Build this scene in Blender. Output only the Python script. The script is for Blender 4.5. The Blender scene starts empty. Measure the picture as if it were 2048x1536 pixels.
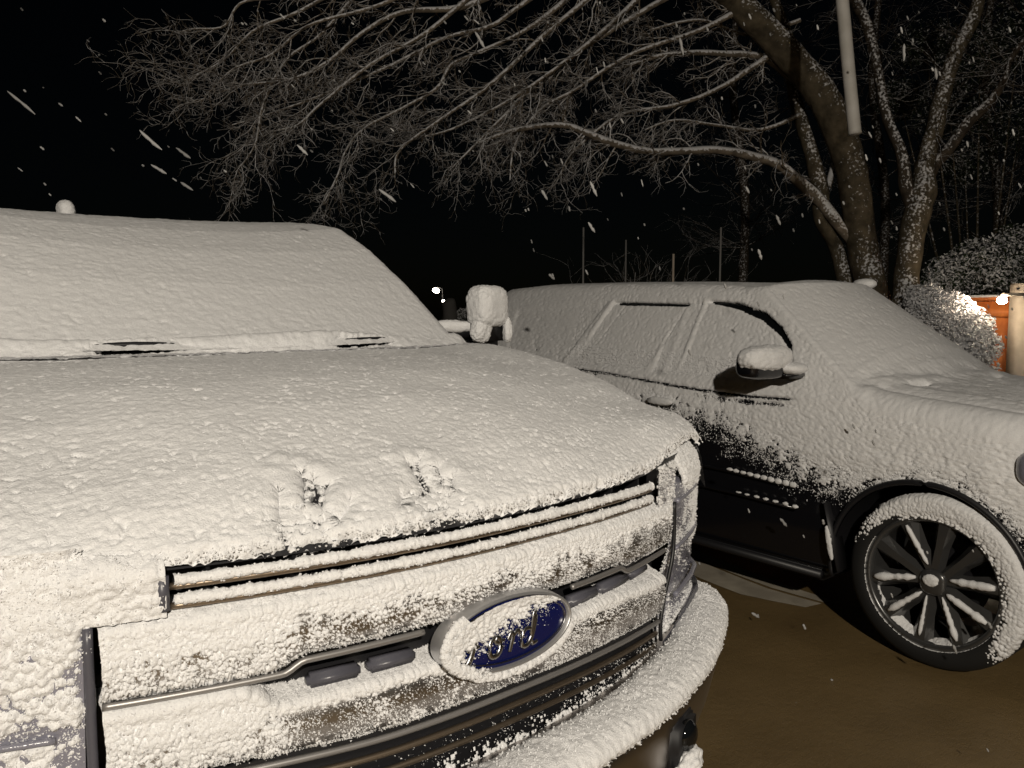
import bpy, bmesh, math, random
import numpy as np
from mathutils import Vector, Matrix

S = bpy.context.scene
COL = S.collection
# ------------------------------------------------------------------ camera
CAM = np.array([-.9013, -1.0679, 1.5751]); YAW, PIT, FPX = .71749, .0847, 1580.4
cy_, sy_ = math.cos(YAW), math.sin(YAW)
_f = Vector((sy_*math.cos(PIT), cy_*math.cos(PIT), -math.sin(PIT)))
_r = Vector((cy_, -sy_, 0)); _u = _r.cross(_f)
cam = bpy.data.cameras.new('camera'); co = bpy.data.objects.new('camera', cam); COL.objects.link(co)
M = Matrix((_r, _u, -_f)).transposed().to_4x4(); M.translation = Vector(CAM)
co.matrix_world = M
cam.sensor_width = 36; cam.lens = 36*FPX/2048; cam.clip_start = .05; cam.clip_end = 400
S.camera = co
# ------------------------------------------------------------------ night sky, weak moon, the yard lamp behind the photographer
W = bpy.data.worlds.new('World'); S.world = W; W.use_nodes = True
nt = W.node_tree; bg = nt.nodes['Background']
sky = nt.nodes.new('ShaderNodeTexSky'); sky.sky_type = 'NISHITA'; sky.sun_disc = False
sky.sun_elevation = math.radians(14); sky.sun_rotation = math.radians(222)
nt.links.new(sky.outputs[0], bg.inputs[0]); bg.inputs[1].default_value = .00022
sl = bpy.data.lights.new('moon', 'SUN'); sl.energy = .010; sl.angle = math.radians(.5); sl.color = (1, .95, .86)
so = bpy.data.objects.new('moon', sl); COL.objects.link(so)
so.rotation_euler = Vector((-.67, -.74, .25)).to_track_quat('Z', 'Y').to_euler()
yl = bpy.data.lights.new('yard_lamp_light', 'POINT'); yl.energy = 1160; yl.color = (1, .905, .765); yl.shadow_soft_size = .07
yo = bpy.data.objects.new('yard_lamp_light', yl); yo.location = (-2.45, -4.15, 3.6); COL.objects.link(yo)
S.view_settings.view_transform = 'Standard'; S.view_settings.look = 'None'
S.view_settings.exposure = 0; S.view_settings.gamma = 1
try:
    S.cycles.max_bounces = 6; S.cycles.diffuse_bounces = 3; S.cycles.glossy_bounces = 3
    S.cycles.transparent_max_bounces = 6; S.cycles.caustics_reflective = False; S.cycles.caustics_refractive = False
except Exception: pass

rng = np.random.default_rng(7); random.seed(7)
# ------------------------------------------------------------------ noise in numpy
def _h(ix, iy, iz, k):
    h = (ix.astype(np.uint32)*np.uint32(374761393) + iy.astype(np.uint32)*np.uint32(668265263)
         + iz.astype(np.uint32)*np.uint32(2147483647) + np.uint32((k*974634777) & 0xffffffff))
    h = (h ^ (h >> np.uint32(13)))*np.uint32(1274126177)
    h = (h ^ (h >> np.uint32(16)))*np.uint32(2246822519)
    return ((h ^ (h >> np.uint32(15))) & np.uint32(0xffff)).astype(np.float32)/65535.
def vn(P, k=0):
    i = np.floor(P).astype(np.int64); f = (P-i).astype(np.float32); f = f*f*(3-2*f)
    r = 0
    for a in (0, 1):
        wa = f[..., 0] if a else 1-f[..., 0]
        for b in (0, 1):
            wb = f[..., 1] if b else 1-f[..., 1]
            for c in (0, 1):
                wc = f[..., 2] if c else 1-f[..., 2]
                r = r + wa*wb*wc*_h(i[..., 0]+a, i[..., 1]+b, i[..., 2]+c, k)
    return r
def fbm(P, s, o=3, k=0):
    r = 0; a = .5; t = 0; Q = P/s
    for j in range(o):
        r = r + a*vn(Q+17.3*j, k+j); t += a; a *= .55; Q = Q*2.03
    return r/t
def worley(P, s, k=0):
    Q = P/s; i = np.floor(Q).astype(np.int64); best = np.full(P.shape[:-1], 9., np.float32)
    for a in (-1, 0, 1):
        for b in (-1, 0, 1):
            for c in (-1, 0, 1):
                jx, jy, jz = i[..., 0]+a, i[..., 1]+b, i[..., 2]+c
                d = (jx+_h(jx, jy, jz, k)-Q[..., 0])**2+(jy+_h(jx, jy, jz, k+1)-Q[..., 1])**2+(jz+_h(jx, jy, jz, k+2)-Q[..., 2])**2
                best = np.minimum(best, d.astype(np.float32))
    return np.clip(1-np.sqrt(best)*1.15, 0, 1)       # 1 at a clump's heart
def sstep(a, b, x):
    t = np.clip((x-a)/(b-a), 0, 1); return t*t*(3-2*t)
# ------------------------------------------------------------------ materials
def mat(name, col=(.5, .5, .5), rough=.5, metal=0., spec=.5, coat=0., emit=None, estr=0., bump=None, var=None, trans=0., bscale=None):
    m = bpy.data.materials.new(name); m.use_nodes = True; n = m.node_tree.nodes; L = m.node_tree.links
    b = n['Principled BSDF']
    b.inputs['Base Color'].default_value = (*col, 1); b.inputs['Roughness'].default_value = rough
    b.inputs['Metallic'].default_value = metal; b.inputs['Specular IOR Level'].default_value = spec
    b.inputs['Coat Weight'].default_value = coat; b.inputs['Transmission Weight'].default_value = trans
    if emit: b.inputs['Emission Color'].default_value = (*emit, 1); b.inputs['Emission Strength'].default_value = estr
    tc = n.new('ShaderNodeTexCoord')
    if var:
        nz = n.new('ShaderNodeTexNoise'); nz.inputs['Scale'].default_value = var[0]; nz.inputs['Detail'].default_value = 6
        L.new(tc.outputs['Object'], nz.inputs['Vector'])
        rp = n.new('ShaderNodeValToRGB'); rp.color_ramp.elements[0].position = .35; rp.color_ramp.elements[1].position = .68
        rp.color_ramp.elements[0].color = (*var[1], 1); rp.color_ramp.elements[1].color = (*var[2], 1)
        L.new(nz.outputs['Fac'], rp.inputs['Fac']); L.new(rp.outputs['Color'], b.inputs['Base Color'])
    if bump:
        prev = None
        for sc, st, di in bump:
            nz = n.new('ShaderNodeTexNoise'); nz.inputs['Scale'].default_value = sc; nz.inputs['Detail'].default_value = 4
            L.new(tc.outputs['Object'], nz.inputs['Vector'])
            bp = n.new('ShaderNodeBump'); bp.inputs['Strength'].default_value = st; bp.inputs['Distance'].default_value = di
            L.new(nz.outputs['Fac'], bp.inputs['Height'])
            if prev: L.new(prev.outputs['Normal'], bp.inputs['Normal'])
            prev = bp
        L.new(prev.outputs['Normal'], b.inputs['Normal'])
    return m
MS = mat('snow', (.86, .865, .88), .55, spec=.35, bump=[(120, .35, .004), (320, .6, .003), (850, .5, .0012)], var=(260, (.80, .80, .815), (.90, .905, .91)))
MPAINT = mat('black_paint', (.008, .008, .010), .18, spec=.5, coat=.3)
MPAINT2 = mat('dark_grey_paint', (.03, .03, .033), .25, spec=.5, coat=.4)
MCHR = mat('chrome', (.60, .57, .55), .20, metal=1, bump=[(9, .05, .02), (400, .06, .0008)])
MCHR2 = mat('chrome_wet', (.50, .47, .45), .32, metal=1, bump=[(500, .35, .0008), (12, .08, .01)])
MBRASS = mat('satin_trim', (.30, .24, .18), .4, metal=.9)
MTRIM = mat('matt_trim', (.36, .35, .345), .45, metal=.7)
MDARK = mat('dark_plastic', (.012, .012, .014), .45)
MGREY = mat('grey_plastic', (.09, .09, .11), .35, bump=[(60, .2, .004)])
MGLASS = mat('window_glass', (.006, .007, .008), .06, spec=.6)
MLENS = mat('lens', (.22, .22, .27), .2, spec=.8, coat=.6, bump=[(140, .45, .003), (26, .35, .01)])
MREFL = mat('reflector', (.65, .64, .68), .12, metal=1, bump=[(90, .4, .004)])
MRUB = mat('rubber', (.010, .010, .010), .75, bump=[(120, .3, .002)])
MRIM = mat('gloss_black_rim', (.10, .10, .10), .28, spec=.7, metal=.6, coat=.6)
MBLUE = mat('blue_enamel', (.004, .008, .075), .22, spec=.5, coat=.5)
MBEZ = mat('bezel_chrome', (.62, .62, .63), .42, metal=.8, bump=[(300, .1, .001)])
MSILV = mat('silver_letters', (.45, .45, .46), .3, metal=1)
MGROUND = mat('wet_ground', (.2, .12, .05), .36, spec=.5, var=(1.4, (.155, .105, .045), (.225, .155, .070)), bump=[(160, .5, .006), (30, .25, .01), (4, .2, .03)])
MCONC = mat('lit_concrete', (.42, .38, .32), .8, var=(5, (.34, .30, .24), (.50, .45, .36)), bump=[(90, .3, .004)])

def bark(name, a, b, snow_amt):
    m = bpy.data.materials.new(name); m.use_nodes = True; n = m.node_tree.nodes; L = m.node_tree.links
    p = n['Principled BSDF']; p.inputs['Roughness'].default_value = .85; p.inputs['Specular IOR Level'].default_value = .2
    tc = n.new('ShaderNodeTexCoord'); nz = n.new('ShaderNodeTexNoise'); nz.inputs['Scale'].default_value = 9; nz.inputs['Detail'].default_value = 8
    L.new(tc.outputs['Object'], nz.inputs['Vector'])
    r = n.new('ShaderNodeValToRGB'); r.color_ramp.elements[0].position = .35; r.color_ramp.elements[1].position = .7
    r.color_ramp.elements[0].color = (*a, 1); r.color_ramp.elements[1].color = (*b, 1)
    L.new(nz.outputs['Fac'], r.inputs['Fac'])
    # snow lodged on upward and windward faces of the bark, in patches
    g = n.new('ShaderNodeNewGeometry'); d = n.new('ShaderNodeVectorMath'); d.operation = 'DOT_PRODUCT'
    d.inputs[1].default_value = Vector((-.45, -.25, .85)).normalized(); L.new(g.outputs['Normal'], d.inputs[0])
    n2 = n.new('ShaderNodeTexNoise'); n2.inputs['Scale'].default_value = 34; n2.inputs['Detail'].default_value = 5
    L.new(tc.outputs['Object'], n2.inputs['Vector'])
    ad = n.new('ShaderNodeMath'); ad.operation = 'MULTIPLY_ADD'; ad.inputs[1].default_value = 2.2; L.new(n2.outputs['Fac'], ad.inputs[0]); L.new(d.outputs['Value'], ad.inputs[2])
    mr = n.new('ShaderNodeMapRange'); mr.inputs['From Min'].default_value = 1.95-snow_amt; mr.inputs['From Max'].default_value = 2.25-snow_amt
    L.new(ad.outputs[0], mr.inputs['Value'])
    mx = n.new('ShaderNodeMix'); mx.data_type = 'RGBA'; L.new(mr.outputs['Result'], mx.inputs['Factor'])
    L.new(r.outputs['Color'], mx.inputs['A']); mx.inputs['B'].default_value = (.72, .72, .74, 1)
    L.new(mx.outputs['Result'], p.inputs['Base Color'])
    bp = n.new('ShaderNodeBump'); bp.inputs['Strength'].default_value = .8; bp.inputs['Distance'].default_value = .02
    L.new(nz.outputs['Fac'], bp.inputs['Height']); L.new(bp.outputs['Normal'], p.inputs['Normal'])
    return m
# ------------------------------------------------------------------ mesh helpers
def mesh_np(name, V, F, material, parent=None, smooth=True):
    me = bpy.data.meshes.new(name); V = np.asarray(V, np.float32).reshape(-1, 3); F = np.asarray(F, np.int32)
    me.vertices.add(len(V)); me.vertices.foreach_set('co', V.ravel())
    k = F.shape[1]; me.loops.add(F.size); me.loops.foreach_set('vertex_index', F.ravel())
    me.polygons.add(len(F)); me.polygons.foreach_set('loop_start', np.arange(0, F.size, k, dtype=np.int32))
    me.polygons.foreach_set('loop_total', np.full(len(F), k, np.int32))
    me.polygons.foreach_set('use_smooth', np.full(len(F), smooth))
    me.update(calc_edges=True); me.validate()
    me.materials.append(material)
    o = bpy.data.objects.new(name, me); COL.objects.link(o)
    if parent: o.parent = parent
    return o
def gridfaces(nu, nv, keep=None):
    i = np.arange(nu*nv).reshape(nu, nv)
    F = np.stack([i[:-1, :-1], i[1:, :-1], i[1:, 1:], i[:-1, 1:]], -1).reshape(-1, 4)
    if keep is not None:
        k = (keep[:-1, :-1] | keep[1:, :-1] | keep[1:, 1:] | keep[:-1, 1:]).ravel(); F = F[k]
    return F
def compact(V, F):
    u, inv = np.unique(F, return_inverse=True); return V.reshape(-1, 3)[u], inv.reshape(F.shape)
def gnormals(P, flip=False):
    a = np.gradient(P, axis=0); b = np.gradient(P, axis=1); n = np.cross(a, b)
    n /= np.linalg.norm(n, axis=-1, keepdims=True)+1e-12
    return -n if flip else n
def panel(name, P, material, parent, keep=None, flip=False, inset=0., mask=None):
    if inset: P = P - gnormals(P, flip)*inset
    F = gridfaces(P.shape[0], P.shape[1], keep); 
    if flip: F = F[:, ::-1]
    V, F = compact(P, F); return mesh_np(name, V, F, material, parent)
def snow_sheet(name, P, cov, parent, flip=False, cap=.014, clump=.010, relief=(.045, .003, .012, .0018), under=.004, k=0, material=None, edge=.35, crumb=(.010, .0022), grains=None):
    """a coat of snow grown along the normals of surface P; cov (-..1) says how closed it is"""
    N = gnormals(P, flip)
    w = worley(P, clump, k); f = fbm(P, clump*2.2, 3, k+5); f2 = fbm(P, clump*7, 2, k+9)
    n = .45*w+.35*f+.20*f2                                   # about .2 to .7
    d = cov-(1-1.35*n)*.9
    t = sstep(0, edge, d)*cap*np.clip(.55+.45*cov, .35, 1.2)
    full = sstep(.35, .8, d)
    t = t*(1-(.45-.37*full)*(1-w))
    if relief:
        t = t+full*((fbm(P, relief[0], 2, k+20)-.5)*2*relief[1]+(fbm(P, relief[2], 2, k+30)-.5)*2*relief[3])
    if crumb is not None:
        am = crumb[1] if np.isscalar(crumb[1]) else crumb[1]
        w1 = worley(P+(fbm(P, crumb[0]*1.3, 2, k+41)[..., None]-.5)*crumb[0]*.8, crumb[0], k+40); w2 = worley(P, crumb[0]*.52, k+44)
        t = t+full*am*((np.sqrt(w1)-.64)*1.7+(np.sqrt(w2)-.64)*.4)*(.35+1.3*fbm(P, .09, 2, k+47))
    t = np.where(d > 0, t, -under)
    Q = P+N*t[..., None]
    F = gridfaces(P.shape[0], P.shape[1], d > 0)
    if flip: F = F[:, ::-1]
    if grains: snow_grains(P, N, t, cov, d, parent, *grains, k=k)
    if len(F) == 0: return None
    V, F = compact(Q, F); return mesh_np(name, V, F, material or MS, parent)
OCT = np.array([(1, 0, 0), (-1, 0, 0), (0, 1, 0), (0, -1, 0), (0, 0, 1), (0, 0, -1)], float)
OCF = np.array([(0, 2, 4), (2, 1, 4), (1, 3, 4), (3, 0, 4), (2, 0, 5), (1, 2, 5), (3, 1, 5), (0, 3, 5)])
def snow_grains(P, N, t, cov, d, parent, dens, size, full=.35, k=0):
    """single crystals and crumbs lying on and around the coat"""
    r_ = np.random.default_rng(100+k)
    a = P[1:, :-1]-P[:-1, :-1]; b = P[:-1, 1:]-P[:-1, :-1]; area = np.linalg.norm(np.cross(a, b), axis=-1)
    w = np.where(d > 0, full, sstep(-.25, .45, cov)*(.35+1.3*sstep(.35, .65, fbm(P, .03, 2, k+61)))); w = np.where(cov < -.3, 0, w)[:-1, :-1]*area*dens
    cnt = r_.poisson(np.clip(w, 0, 50)); i, j = np.nonzero(cnt); m = cnt[i, j]; i = np.repeat(i, m); j = np.repeat(j, m); n = len(i)
    if n == 0: return
    u = r_.random((n, 1)); v = r_.random((n, 1)); C_ = P[i, j]+a[i, j]*u+b[i, j]*v
    sz = size*(.35+.65*r_.random(n)**2.2*1.9); C_ = C_+N[i, j]*(np.maximum(t[i, j], 0)+sz*.35)[:, None]
    q = r_.normal(size=(n, 4)); q /= np.linalg.norm(q, axis=1, keepdims=True); w_, x, y, z = q.T
    R = np.stack([1-2*(y*y+z*z), 2*(x*y-z*w_), 2*(x*z+y*w_), 2*(x*y+z*w_), 1-2*(x*x+z*z), 2*(y*z-x*w_), 2*(x*z-y*w_), 2*(y*z+x*w_), 1-2*(x*x+y*y)], -1).reshape(n, 3, 3)
    V = C_[:, None]+np.einsum('nij,kj->nki', R, OCT*[1, .8, .65])*sz[:, None, None]
    F = (np.arange(n)*6)[:, None, None]+OCF[None]
    mesh_np('snow_grains', V.reshape(-1, 3), F.reshape(-1, 3), MS, parent, smooth=False)
def boxes(name, bl, material, parent=None, bevel=.0, seg=2):
    """bl: list of (centre, half sizes, euler z) joined in one mesh"""
    bm = bmesh.new()
    for b in bl:
        c, hs = b[0], b[1]; rot = b[2] if len(b) > 2 else (0, 0, 0)
        m = Matrix.Translation(Vector(c)) @ (Matrix.Rotation(rot[2], 4, 'Z')@Matrix.Rotation(rot[1], 4, 'Y')@Matrix.Rotation(rot[0], 4, 'X')) @ Matrix.Diagonal((hs[0]*2, hs[1]*2, hs[2]*2, 1))
        bmesh.ops.create_cube(bm, size=1, matrix=m)
    if bevel: bmesh.ops.bevel(bm, geom=bm.edges[:], offset=bevel, segments=seg, affect='EDGES', clamp_overlap=True)
    me = bpy.data.meshes.new(name); bm.to_mesh(me); bm.free(); me.materials.append(material)
    for p in me.polygons: p.use_smooth = bevel > 0
    o = bpy.data.objects.new(name, me); COL.objects.link(o)
    if parent: o.parent = parent
    return o
def tubes_np(paths, n=6):
    """paths: list of (pts (m,3), radii (m,)) -> V, F"""
    VV, FF, off = [], [], 0
    ang = np.arange(n)*2*np.pi/n; ca, sa = np.cos(ang), np.sin(ang)
    for pts, rad in paths:
        pts = np.asarray(pts, float); rad = np.asarray(rad, float); m = len(pts)
        t = np.gradient(pts, axis=0); t /= np.linalg.norm(t, axis=1, keepdims=True)+1e-9
        ref = np.array([0, 0, 1.]) if abs(t[0, 2]) < .9 else np.array([1., 0, 0])
        a = np.cross(t, ref); a /= np.linalg.norm(a, axis=1, keepdims=True)+1e-9; b = np.cross(t, a)
        V = pts[:, None]+rad[:, None, None]*(ca[None, :, None]*a[:, None]+sa[None, :, None]*b[:, None])
        VV.append(V.reshape(-1, 3)); i = np.arange(m*n).reshape(m, n)+off; j = np.roll(i, -1, axis=1)
        FF.append(np.stack([i[:-1], j[:-1], j[1:], i[1:]], -1).reshape(-1, 4)); off += m*n
    return np.concatenate(VV), np.concatenate(FF)
def tube(name, pts, rad, material, parent=None, n=8):
    pts = np.asarray(pts, float); rad = np.full(len(pts), rad) if np.isscalar(rad) else np.asarray(rad, float)
    d = 1e-4
    pts = np.vstack([pts[0], pts, pts[-1]]); pts[0] += (pts[1]-pts[2])*1e-3; pts[-1] += (pts[-2]-pts[-3])*1e-3
    rad = np.concatenate([[1e-5], rad, [1e-5]])
    V, F = tubes_np([(pts, rad)], n); return mesh_np(name, V, F, material, parent)
def smooth_path(pts, n):
    pts = np.asarray(pts, float); m = len(pts); t = np.linspace(0, m-1, n); out = []
    for x in t:
        i = min(int(x), m-2); f = x-i
        p0, p1, p2, p3 = pts[max(i-1, 0)], pts[i], pts[i+1], pts[min(i+2, m-1)]
        out.append(.5*((2*p1)+(-p0+p2)*f+(2*p0-5*p1+4*p2-p3)*f*f+(-p0+3*p1-3*p2+p3)*f**3))
    return np.array(out)
def blob(name, c, hs, material, parent=None, rot=(0, 0, 0), n=3.0, nu=70, nv=45, clump=.012, amp=.006, k=0):
    """super-ellipsoid with lumpy snow-like relief"""
    u = np.linspace(-math.pi, math.pi, nu); v = np.linspace(-math.pi/2, math.pi/2, nv); U, Vv = np.meshgrid(u, v, indexing='ij')
    sg = lambda x, e: np.sign(x)*np.abs(x)**e
    e = 2/n; P = np.stack([hs[0]*sg(np.cos(Vv), e)*sg(np.cos(U), e), hs[1]*sg(np.cos(Vv), e)*sg(np.sin(U), e), hs[2]*sg(np.sin(Vv), e)], -1)
    R = np.array(Matrix.Rotation(rot[2], 3, 'Z')@Matrix.Rotation(rot[1], 3, 'Y')@Matrix.Rotation(rot[0], 3, 'X'))
    P = P@R.T+np.array(c)
    if amp:
        d = P-np.array(c); d /= np.linalg.norm(d, axis=-1, keepdims=True)+1e-9
        P = P+d*((worley(P, clump, k)*.6+fbm(P, clump*3, 3, k)*1.2-.8)*amp)[..., None]
    V, F = compact(P, gridfaces(nu, nv)); return mesh_np(name, V, F, material, parent)
def empty(name, loc=(0, 0, 0), rz=0):
    o = bpy.data.objects.new(name, None); COL.objects.link(o); o.location = loc; o.rotation_euler = (0, 0, rz); o.empty_display_size = .2
    return o
def tag(o, label=None, cat=None, group=None, kind=None):
    if label: o['label'] = label
    if cat: o['category'] = cat
    if group: o['group'] = group
    if kind: o['kind'] = kind
    return o
interp = np.interp

# ================================================================== GROUND
g = mesh_np('ground', [(-60, -30, 0), (90, -30, 0), (90, 90, 0), (-60, 90, 0)], [(0, 1, 2, 3)], MGROUND, smooth=False); tag(g, kind='structure')
# lit concrete painted pale up to the SUV's shadow edge, with a dark joint
d = np.array([.2415, .970, 0]); d /= np.linalg.norm(d); nrm = np.array([d[1], -d[0], 0]); p0 = np.array([3.218, 1.037, 0])
def strip(name, a, b, z, m):
    ys = np.linspace(-.05, 14, 90); P = []
    for y in ys: 
        w = .012*math.sin(y*3.1)+.008*math.sin(y*7.7)
        w += (b-a)*.9*math.exp(-((y+.05)/.18)**2)
        P.append([p0+d*y+nrm*(a+w)+[0, 0, z], p0+d*y+nrm*(b+w*.5)+[0, 0, z]])
    P = np.array(P); F = gridfaces(len(ys), 2); return mesh_np(name, P, F[:, ::-1], m)
tag(strip('lit_pavement_border', -.36, -.14, .004, MCONC), kind='structure')
tag(strip('lit_pavement', -.12, .0, .004, MCONC), kind='structure')

# ================================================================== PICKUP TRUCK
truck = empty('pickup_truck')
tag(truck, 'pickup truck under thick snow with chrome grille and blue oval badge', 'pickup truck')
K = .28
def yf(x):                                     # plan curve of the nose
    ax = np.abs(x); y = K*np.minimum(ax, .9)**2
    return y+np.where(ax > .9, .504*(ax-.9)+(np.clip(ax-.9, 0, .11)/.11)**3*.18, 0)
HP = [(0, 1.222), (.008, 1.231), (.02, 1.241), (.035, 1.251), (.087, 1.283), (.16, 1.313), (.255, 1.342), (.4, 1.387), (.58, 1.426), (.83, 1.465), (1.0, 1.480), (1.15, 1.487), (1.5, 1.492)]
hx, hz = [a for a, b in HP], [b for a, b in HP]
def hood_z(x, yp):
    ax = np.abs(x); z = interp(yp, hx, hz)
    dome = .014*sstep(.62, .40, ax)*sstep(.05, .35, yp)-.012*sstep(.55, .72, ax)*sstep(.9, .72, ax)*sstep(.3, .9, yp)
    z = z+.030*sstep(.5, .78, x)*sstep(.22, .02, yp)
    z = z-.016*sstep(.57, .64, -x)*sstep(.025, 0, yp)
    z = z+dome*(1-sstep(.5, 1.0, yp))-.014*sstep(.5, 1.1, yp)*sstep(.85, .6, ax)-.012*(ax/.9)**2*sstep(0, .3, yp)+.002*sstep(.5,1.1,yp)*sstep(.6,.85,ax)
    r = np.clip((ax-.90)/.09, 0, 1); z = z-.16*(1-np.sqrt(np.clip(1-r*r, 0, 1)))
    return z
def hood_grid(dx, dy, x0=-.995, x1=.995, y1=1.16):
    xs = np.linspace(x0, x1, int((x1-x0)/dx)); t = np.linspace(0, 1, int(y1/dy))
    yp = np.concatenate([np.linspace(0, .05, int(.1/dy)), np.linspace(.05, y1, int(y1/dy))[1:]])
    X, YP = np.meshgrid(xs, yp, indexing='ij')
    Y = YP+K*np.minimum(np.abs(X), .93)**2*np.clip(1-YP/1.5, .12, 1)
    return np.stack([X, Y, hood_z(X, YP)], -1), YP
P, YP = hood_grid(.02, .02)
hood = panel('hood', P, MPAINT2, truck, inset=.016)
P, YP = hood_grid(.0032, .0034, x0=-.955, x1=.955)
X, Y = P[..., 0], P[..., 1]
cov = np.full(X.shape, 1.25)
cov -= sstep(.022, .0, YP)*(.35+.9*fbm(P, .022, 2, 7))*sstep(-.62, -.5, X)                       # ragged lip above the grille
# two hand prints pressed in the snow above the grille
def seg_d(a_, b_):
    e = np.array(b_)-np.array(a_); h = np.clip(((X-a_[0])*e[0]+(Y-a_[1])*e[1])/(e@e), 0, 1); return np.hypot(X-a_[0]-h*e[0], Y-a_[1]-h*e[1])
dent = np.zeros_like(X); hmask = np.zeros_like(X); fine_n = fbm(P, .0085, 2, 77)
for fingers, palm_c, mound, deep in (
    ([((-.354, .138), (-.378, .086)), ((-.296, .172), (-.326, .108)), ((-.279, .156), (-.306, .102)), ((-.267, .130), (-.301, .084)), ((-.252, .082), (-.285, .058))], (-.345, .062), [(-.318, .215), (-.285, .200), (-.345, .185), (-.262, .170)], 1.0),
    ([((-.094, .146), (-.110, .070)), ((-.066, .150), (-.092, .085)), ((-.044, .120), (-.064, .078)), ((-.032, .088), (-.046, .064)), ((-.158, .070), (-.172, .056))], (-.108, .052), [(-.118, .172), (-.080, .178), (-.050, .160)], .92)):
    broad = 0*X
    for a_, b_ in fingers:
        dd_ = seg_d(a_, b_); broad = np.maximum(broad, sstep(.018, .008, dd_)); cov -= deep*1.6*sstep(.0105, .005, dd_)*sstep(.37, .48, fine_n); hmask = np.maximum(hmask, np.exp(-(dd_/.016)**2))
    u = ((X-palm_c[0])*.75-(Y-palm_c[1])*.66)/.052; v = ((X-palm_c[0])*.66+(Y-palm_c[1])*.75)/.048; pm = np.exp(-(u*u+v*v)**1.4)
    broad = np.maximum(broad, .8*np.clip(pm*1.3, 0, 1)); dent += broad*.0125; cov -= pm*1.25*sstep(.60, .67, fine_n); hmask = np.maximum(hmask, pm*.8)
    for mx_, my_ in mound: dent -= .0045*np.exp(-((X-mx_)**2+(Y-my_)**2)/.017**2)
dent += (fbm(P, .22, 2, 66)-.5)*.014*sstep(.02, .12, YP)
Nn = gnormals(P); Pd = P-Nn*dent[..., None]
snow_sheet('snow_layer', Pd-Nn*.016, cov, hood, cap=.019, clump=.011, relief=(.022, .0011, .011, .0009), k=1, crumb=(.0092, (.0003+.0014*sstep(.38, .03, YP))*(1-.75*hmask)))

nf = int(np.argmax(YP[0] > .34)); Pf, Nf, cf = (Pd-Nn*.016)[:, :nf], Nn[:, :nf], cov[:, :nf]; snow_grains(Pf, Nf, np.full(cf.shape, .0175), cf, np.where(cf > .9, 1, -1)+0*cf, hood, 70000, .0021, k=2)

# cowl ridge with wipers, windshield, roof: one upper shell
DD = [0, .14, .305, .52, .72, .90, 1.1, 1.4, 1.8, 2.3, 2.75, 2.95]
ZC = [1.485, 1.572, 1.676, 1.792, 1.874, 1.920, 1.950, 1.972, 1.982, 1.975, 1.93, 1.83]
ZE = [1.500, 1.600, 1.716, 1.843, 1.935, 1.962, 1.985, 1.990, 1.990, 1.975, 1.93, 1.83]
def cab_pt(V, D):                               # V across (-1..1), D distance up from the glass base
    hw = interp(D, [0, .3, .72, 1.2, 3.], [.885, .865, .825, .80, .80])
    x = V*hw; w = np.clip(np.abs(x)/.78, 0, 1)**2
    z = interp(D, DD, ZC)*(1-w)+interp(D, DD, ZE)*w+.020*x*sstep(.3, .9, D)
    zs = z; r = np.clip((np.abs(V)-.88)/.12, 0, 1); z = zs-.17*(1-np.sqrt(np.clip(1-r*r, 0, 1)))
    y = 1.09+D+.19*x*x
    return np.stack([x, y, z], -1)
def cab_grid(nv, nd, d0=0, d1=2.95, v0=-1, v1=1):
    V, D = np.meshgrid(np.linspace(v0, v1, nv), np.linspace(d0, d1, nd), indexing='ij'); return cab_pt(V, D), V, D
P, V, D = cab_grid(60, 18, 0, .72, -.93, .93); ws = panel('windshield', P, MGLASS, truck, inset=.019)
P, V, D = cab_grid(60, 70, .70, 2.95); roof = panel('roof', P, MPAINT2, truck, inset=.018)
for s in (-1, 1):
    P, V, D = cab_grid(6, 30, 0, .72, *( (-1, -.92) if s < 0 else (.92, 1))); panel('windshield_pillar', P, MPAINT2, truck, inset=.020)
P, V, D = cab_grid(390, 210, 0, .95)
P = P-gnormals(P)*.017
snow_sheet('snow_layer', P, np.full(V.shape, 1.3)-.5*sstep(.975, 1., np.abs(V)), ws, cap=.018, clump=.015, relief=(.026, .0016, .014, .0011), k=3, crumb=(.017, .0007))
P, V, D = cab_grid(230, 260, .93, 2.95); P = P-gnormals(P)*.017
snow_sheet('snow_layer', P, np.full(V.shape, 1.3)-.5*sstep(.975, 1., np.abs(V)), roof, cap=.018, clump=.02, relief=(.035, .0022, .022, .0014), k=3, crumb=None)
# cowl
xs = np.linspace(-.92, .92, 300); ts = np.linspace(0, 1, 46); Xg, Tg = np.meshgrid(xs, ts, indexing='ij')
rid = np.exp(-((Tg-.62)/.20)**2)*(.024+.010*np.sin(Xg*7+.5)+.012*np.exp(-((Xg+.28)/.2)**2)+.012*np.exp(-((Xg-.39)/.2)**2))
Yc = 1.06+Tg*.12+.19*Xg**2*(.55+.45*Tg)
Zc = 1.482+.010*Tg+rid*1.15-.012*np.exp(-((Tg-.18)/.15)**2)-.10*np.clip((np.abs(Xg)-.80)/.12, 0, 1)**2.5
Pc = np.stack([Xg, Yc, Zc], -1)
cowl = panel('cowl', Pc[::6, ::5], MDARK, truck, inset=.035)
gap = np.zeros_like(Xg)
for cx, w_ in ((-.28, .115), (.39, .115)):
    gap += np.exp(-((Xg-cx)/w_)**6)*np.exp(-((Tg-.47-(Xg-cx)*.25)/.12)**2)*(.9+.8*fbm(Pc, .03, 2, 8))
snow_sheet('snow_layer', Pc-np.array([0, 0, .016]), 1.25-1.05*gap, cowl, cap=.017, clump=.013, relief=(.05, .003, .016, .0018), k=6)
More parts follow.
